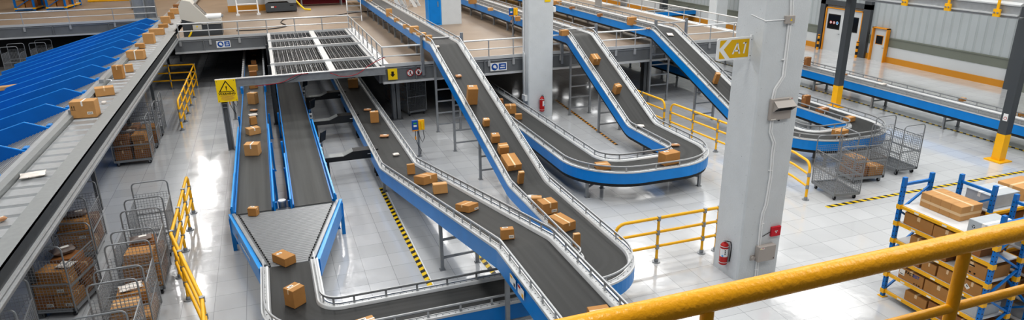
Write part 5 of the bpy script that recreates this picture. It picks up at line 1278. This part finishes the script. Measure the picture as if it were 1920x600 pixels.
# grey machine
x0, y0 = .05, 41.9
t = thing('packing_machine', 'grey and black machine with round buttons on the mezzanine', 'machine', (x0, y0, ZD))
m = MB(); m.rng(0, 1.72, 0, 1.0, .06, .55, 'dgrey'); m.rng(.08, .25, .05, .2, 0, .06, 'black'); m.rng(1.45, 1.6, .05, .2, 0, .06, 'black'); m.build('base', t)
m = MB(); m.prism([(0, .5), (.2, .62), (1.2, .62), (1.35, .5), (1.72, .5), (1.72, 1.5), (0, 1.5)], 'tray', 'y', -.03, 1.0); m.build('cabinet', t)
m = MB()
for k, cc in enumerate(('red', 'green', 'green', 'red', 'red')): m.disc((1.05+.13*k, -.035, .95), .045, 'orange' if k == 0 else cc)
m.rng(.38, .7, -.035, -.03, .85, .89, 'steeld'); m.rng(.3, .46, -.005, 0, .28, .36, 'wtape'); m.rng(.5, .6, -.005, 0, .28, .36, 'red'); m.rng(1.35, 1.55, -.005, 0, .34, .39, 'black'); m.build('buttons', t)
m = MB(); m.tube([(1.72, .3, .6), (1.95, .2, .3), (2.15, .1, .1), (2.5, .1, .06)], .055, 'sign', 8); m.build('yellow_hose', t)
# white frame
t = thing('white_frame_stand', 'low white tubular stand left of the grey machine', 'stand', (-1.45, 41.2, ZD))
for x in (0, 1.1):
    m = MB(); m.cyl((x, 0, 0), (x-.03, .3, 1.3), .04, 'white', 8); m.rng(x-.1, x+.1, -.06, .06, 0, .1, 'white'); m.build('leg', t)
m = MB()
for z in (.25, .6, .95): m.cyl((0, .06+.2*z, z), (1.1, .06+.2*z, z), .035, 'white', 8)
m.build('rungs', t)
m = MB(); m.rng(-2.0, .1, 43.3, 43.6, ZD, 5.5, 'wwhite'); m.rng(-2.02, .1, 43.2, 43.3, ZD, ZD+.35, 'ochre'); struct(m, 'wall_mezzanine', 'white wall piece with yellow base behind the grey machine', 'wall')
m = MB(); m.rng(6.5, 9.5, 46.3, 46.6, ZD, 6, 'wwhite'); m.rng(6.5, 9.5, 46.2, 46.3, ZD, ZD+.45, 'ochre'); struct(m, 'wall_mezzanine', 'white wall piece with yellow base behind the metal stairs', 'wall')
conveyor('far blue sided conveyor crossing the top of the picture on the mezzanine', [(1.6, 44.8, 3.2, 0), (5.0, 44.8, 3.2, 0)], bh=.35, legs=[(2.2, 44.8, ZD), (4.6, 44.8, ZD)])
m = MB(); m.rng(1.7, 5.0, 45.6, 45.8, ZD, 3.2, 'redcable'); tag(m.build('dark_red_shadow'), 'dark red sheet painting the shadow below the far blue conveyor', 'panel')  # upright sheet added as the shadow under the conveyor
wire([(-1.4, 34.9, ZD+.03), (.0, 34.8, ZD+.03), (.9, 35.6, ZD+.03), (.7, 37.2, ZD+.03), (1.2, 38.6, ZD+.03), (3.0, 38.4, ZD+.03), (4.6, 39.6, ZD+.03), (6.5, 40.2, ZD+.03)], .025, 'hose', 'black_cable', 'black cable snaking across the mezzanine floor')
# crossover stairs
def stairs(loc, rz, h, label, w=.7, n=6):
    t = thing('metal_stairs', label, 'stairs', loc, rz)
    run = h*.55
    for sx in (-w/2, w/2):
        m = MB(); m.prism([(0, 0), (.22, 0), (run+.22, h), (run, h)], 'white', 'x', sx-.02, sx+.02); m.build('stringer', t)
        m = MB(); m.tube([(sx, -.05, .55), (sx, .05, .9), (sx, run, h+.75), (sx, run+.7, h+.75), (sx, run+.75, h)], .022, 'silver', 8); m.tube([(sx, -.05, .55), (sx, .1, .3), (sx, run+.1, h+.35)], .018, 'silver', 8); m.build('handrail', t, True)
    m = MB()
    for k in range(n): z = h*(k+.6)/n; y = .1+run*(k+.6)/n; m.rng(-w/2, w/2, y, y+.2, z-.015, z+.015, 'steeld'); m.rng(-w/2, w/2, y, y+.01, z-.03, z+.03, 'silver')
    m.build('treads', t)
    m = MB(); m.rng(-w/2, w/2, run, run+.8, h-.04, h, 'steel'); m.build('landing', t)
    return t
stairs((4.35, 36.2, ZD), R(-8), 1.7, 'white metal crossover stairs left of the first belt on the mezzanine')
stairs((7.5, 37.9, ZD), R(60), 1.9, 'white metal stairs right of the first belt on the mezzanine')
stairs((8.9, 41.4, ZD), R(60), 1.9, 'white metal stairs partly hidden by the blue cabinet')
# racks on the mezzanine top-left
def smallrack(x, y, label, w=1.25, d=3.6):
    t = rack(x, y+d, 'y-', d, w, [ZD+.16, ZD+.75, ZD+1.35], ZD+1.9, label, 'blue racks on the mezzanine', bays=2)
    return t
for (px, py, lb) in ((31, 21, 'blue and yellow rack with cartons at the top left corner'), (90, 19, 'second blue and yellow rack with cartons at the top left')):
    x, y = P(px, py, ZD); t = thing('storage_rack', lb, 'rack', (x, y, ZD), R(-6)); W, D = 1.0, 2.6
    for a in (0, W):
        for b in (0, D/2, D):
            m = MB(); m.rng(a-.05, a+.05, b-.05, b+.05, 0, 1.9, 'rackblue'); m.build('upright', t)
    m = MB()
    m.tube([(0, 0, .18), (W, 0, .8)], .03, 'rackblue', 4); m.tube([(0, 0, .06), (W, 0, .06)], .035, 'rackblue', 4); m.build('brace', t)
    for z in (.18, .82, 1.45):
        m = MB(); m.rng(0, W, 0, D, z-.03, z, 'shelf'); m.rng(-.03, W+.03, -.04, .0, z-.07, z, 'yellow' if z < 0 else 'shelf'); m.rng(W, W+.04, 0, D, z-.08, z, 'yellow'); m.rng(-.07, .07, -.07, .07, z-.09, z+.01, 'yellow'); m.rng(W-.07, W+.07, -.07, .07, z-.09, z+.01, 'yellow'); m.build('shelf', t)
    side = 'left' if px < 60 else 'right'
    for k, z in enumerate((.18, .82)):
        for j in range(4):
            xx, yy = .27+.48*(j % 2), .4+1.2*(j//2); c, s = math.cos(R(-6)), math.sin(R(-6))
            carton((x+xx*c-yy*s, y+xx*s+yy*c, ZD+z), (.42, .7, .4+.08*((j+k) % 2)), R(-6), 'carton in the %s rack at the top left, %s shelf, %s' % (side, ('lower', 'upper')[k], ('front left', 'front right', 'rear left', 'rear right')[j]), 'card3' if j % 2 else 'card')
x, y = P(196, 3, ZD)
m = MB(); m.rng(x-1, x+2.0, y, y+1.0, ZD+.02, ZD+.12, 'yellow'); m.rng(x-.2, x+2.6, y+.4, y+.5, ZD, ZD+.6, 'rackblue'); tag(m.build('pallet_frame'), 'yellow and blue pallet frame at the top edge', 'frame')
# steel columns on the deck near the sorter
for (px, py, cc, lb) in ((265, 36, 'tray', 'pale blue grey steel column behind the sorter, left one'), (285, 34, 'steel', 'grey brown steel column behind the sorter, right one')):
    x, y = P(px, py, ZD); m = MB(); m.rng(x-.28, x-.24, y-.16, y+.16, ZD, 9, cc); m.rng(x+.24, x+.28, y-.16, y+.16, ZD, 9, cc); m.rng(x-.24, x+.24, y-.02, y+.02, ZD, 9, cc); m.rng(x-.35, x+.35, y-.25, y+.25, ZD, ZD+.04, cc); tag(m.build('steel_column'), lb, 'column')
# far yellow guards, bench and column, right background
x, y = P(1078, 6, ZD); m = MB(); m.rng(15.6, 22.0, 47.3, 47.5, ZD+.2, ZD+1.6, 'yellow'); tag(m.build('yellow_barrier'), 'long yellow machine guard at the far end of the third belt', 'barrier')
x, y = P(1150, 14, ZD); t = thing('grey_workbench', 'pale grey bench among the handrails at the far right of the mezzanine', 'bench', (x, y, ZD)); m = MB(); m.rng(-.9, 1.0, 0, .8, .6, .75, 'tray'); m.build('top', t)
for xx in (-.8, .9): m = MB(); m.rng(xx-.06, xx+.06, .05, .7, 0, .6, 'tray'); m.build('leg', t)
x, y = P(1243, 33); m = MB(); m.rng(x-.25, x+.25, y-.2, y+.2, 0, 9, 'dgrey'); tag(m.build('steel_column'), 'dark steel column behind the handrail at the top right of the mezzanine', 'column')
# white machine shapes at the top centre right
for k, (px, lb) in enumerate(((925, 'white jointed machine arm at the top edge, left of the far pillar'), (955, 'second white machine arm touching the far pillar in view'))):
    x, y = P(px, 22, ZD); t = thing('machine_arm', lb, 'machine', (x+1.2, y+6, ZD)) if k == 0 else thing('machine_arm', lb, 'machine', (x+.55, y+6, ZD)); m = MB(); m.rng(-.3, .3, 0, .6, 0, .9, 'dgrey'); m.build('base', t)
    m = MB(); m.tube([(0, .3, .9), (-.3, .2, 1.5), (-1.0, .1, 1.1)], [.14, .12, .1], 'white', 10); m.build('arm', t, True); m = MB(); m.box((.25, .2, 1.3), (.9, .3, .25), 'white', mat=Matrix.Rotation(-.6, 3, 'Y')); m.build('hood', t)
    m = MB(); m.box((-.1, .0, .8), (.7, .25, .12), 'silver', mat=Matrix.Rotation(.5, 3, 'Y')); m.build('lever', t)

# ------------------------------------------------------------------ light
def area(name, loc, sx, sy, power, rot=(0, 0, 0), col=(1, 1, 1), glossy=True):
    l = bpy.data.lights.new(name, 'AREA'); l.shape = 'RECTANGLE'; l.size = sx; l.size_y = sy; l.energy = power; l.color = col
    o = bpy.data.objects.new(name, l); C.objects.link(o); o.location = loc; o.rotation_euler = rot; return o
for i in range(7):
    for j in range(9):
        x = -14+8*i; y = 3+7*j
        sz = 1.5 if i < 3 else 4.0; area('ceiling_lamp', (x, y, 12.2), sz, sz, 275*(.5, .66, .95, 1.1, 1.08, .75, .4)[i], col=(1, .985, .96))
for (px, py) in ((967, 176), (1040, 169), (1062, 182), (1087, 196), (1106, 162), (1115, 210), (1144, 227), (1040, 220)):
    x, y = P(px, py); area('under_deck_lamp', (x*(H+1.95)/H, y*(H+1.95)/H, 1.95), .35, .35, 1.8)
w = bpy.data.worlds.new('world'); bpy.context.scene.world = w; w.use_nodes = True
w.node_tree.nodes['Background'].inputs[0].default_value = (.93, .96, 1, 1); w.node_tree.nodes['Background'].inputs[1].default_value = .2
sc = bpy.context.scene
sc.view_settings.view_transform = 'Standard'; sc.view_settings.look = 'Medium High Contrast'; sc.view_settings.exposure = 0; sc.view_settings.gamma = 1.0
try:
    sc.cycles.max_bounces = 6; sc.cycles.diffuse_bounces = 3; sc.cycles.glossy_bounces = 3; sc.cycles.use_denoising = True
    sc.cycles.sample_clamp_indirect = 6
except Exception: pass
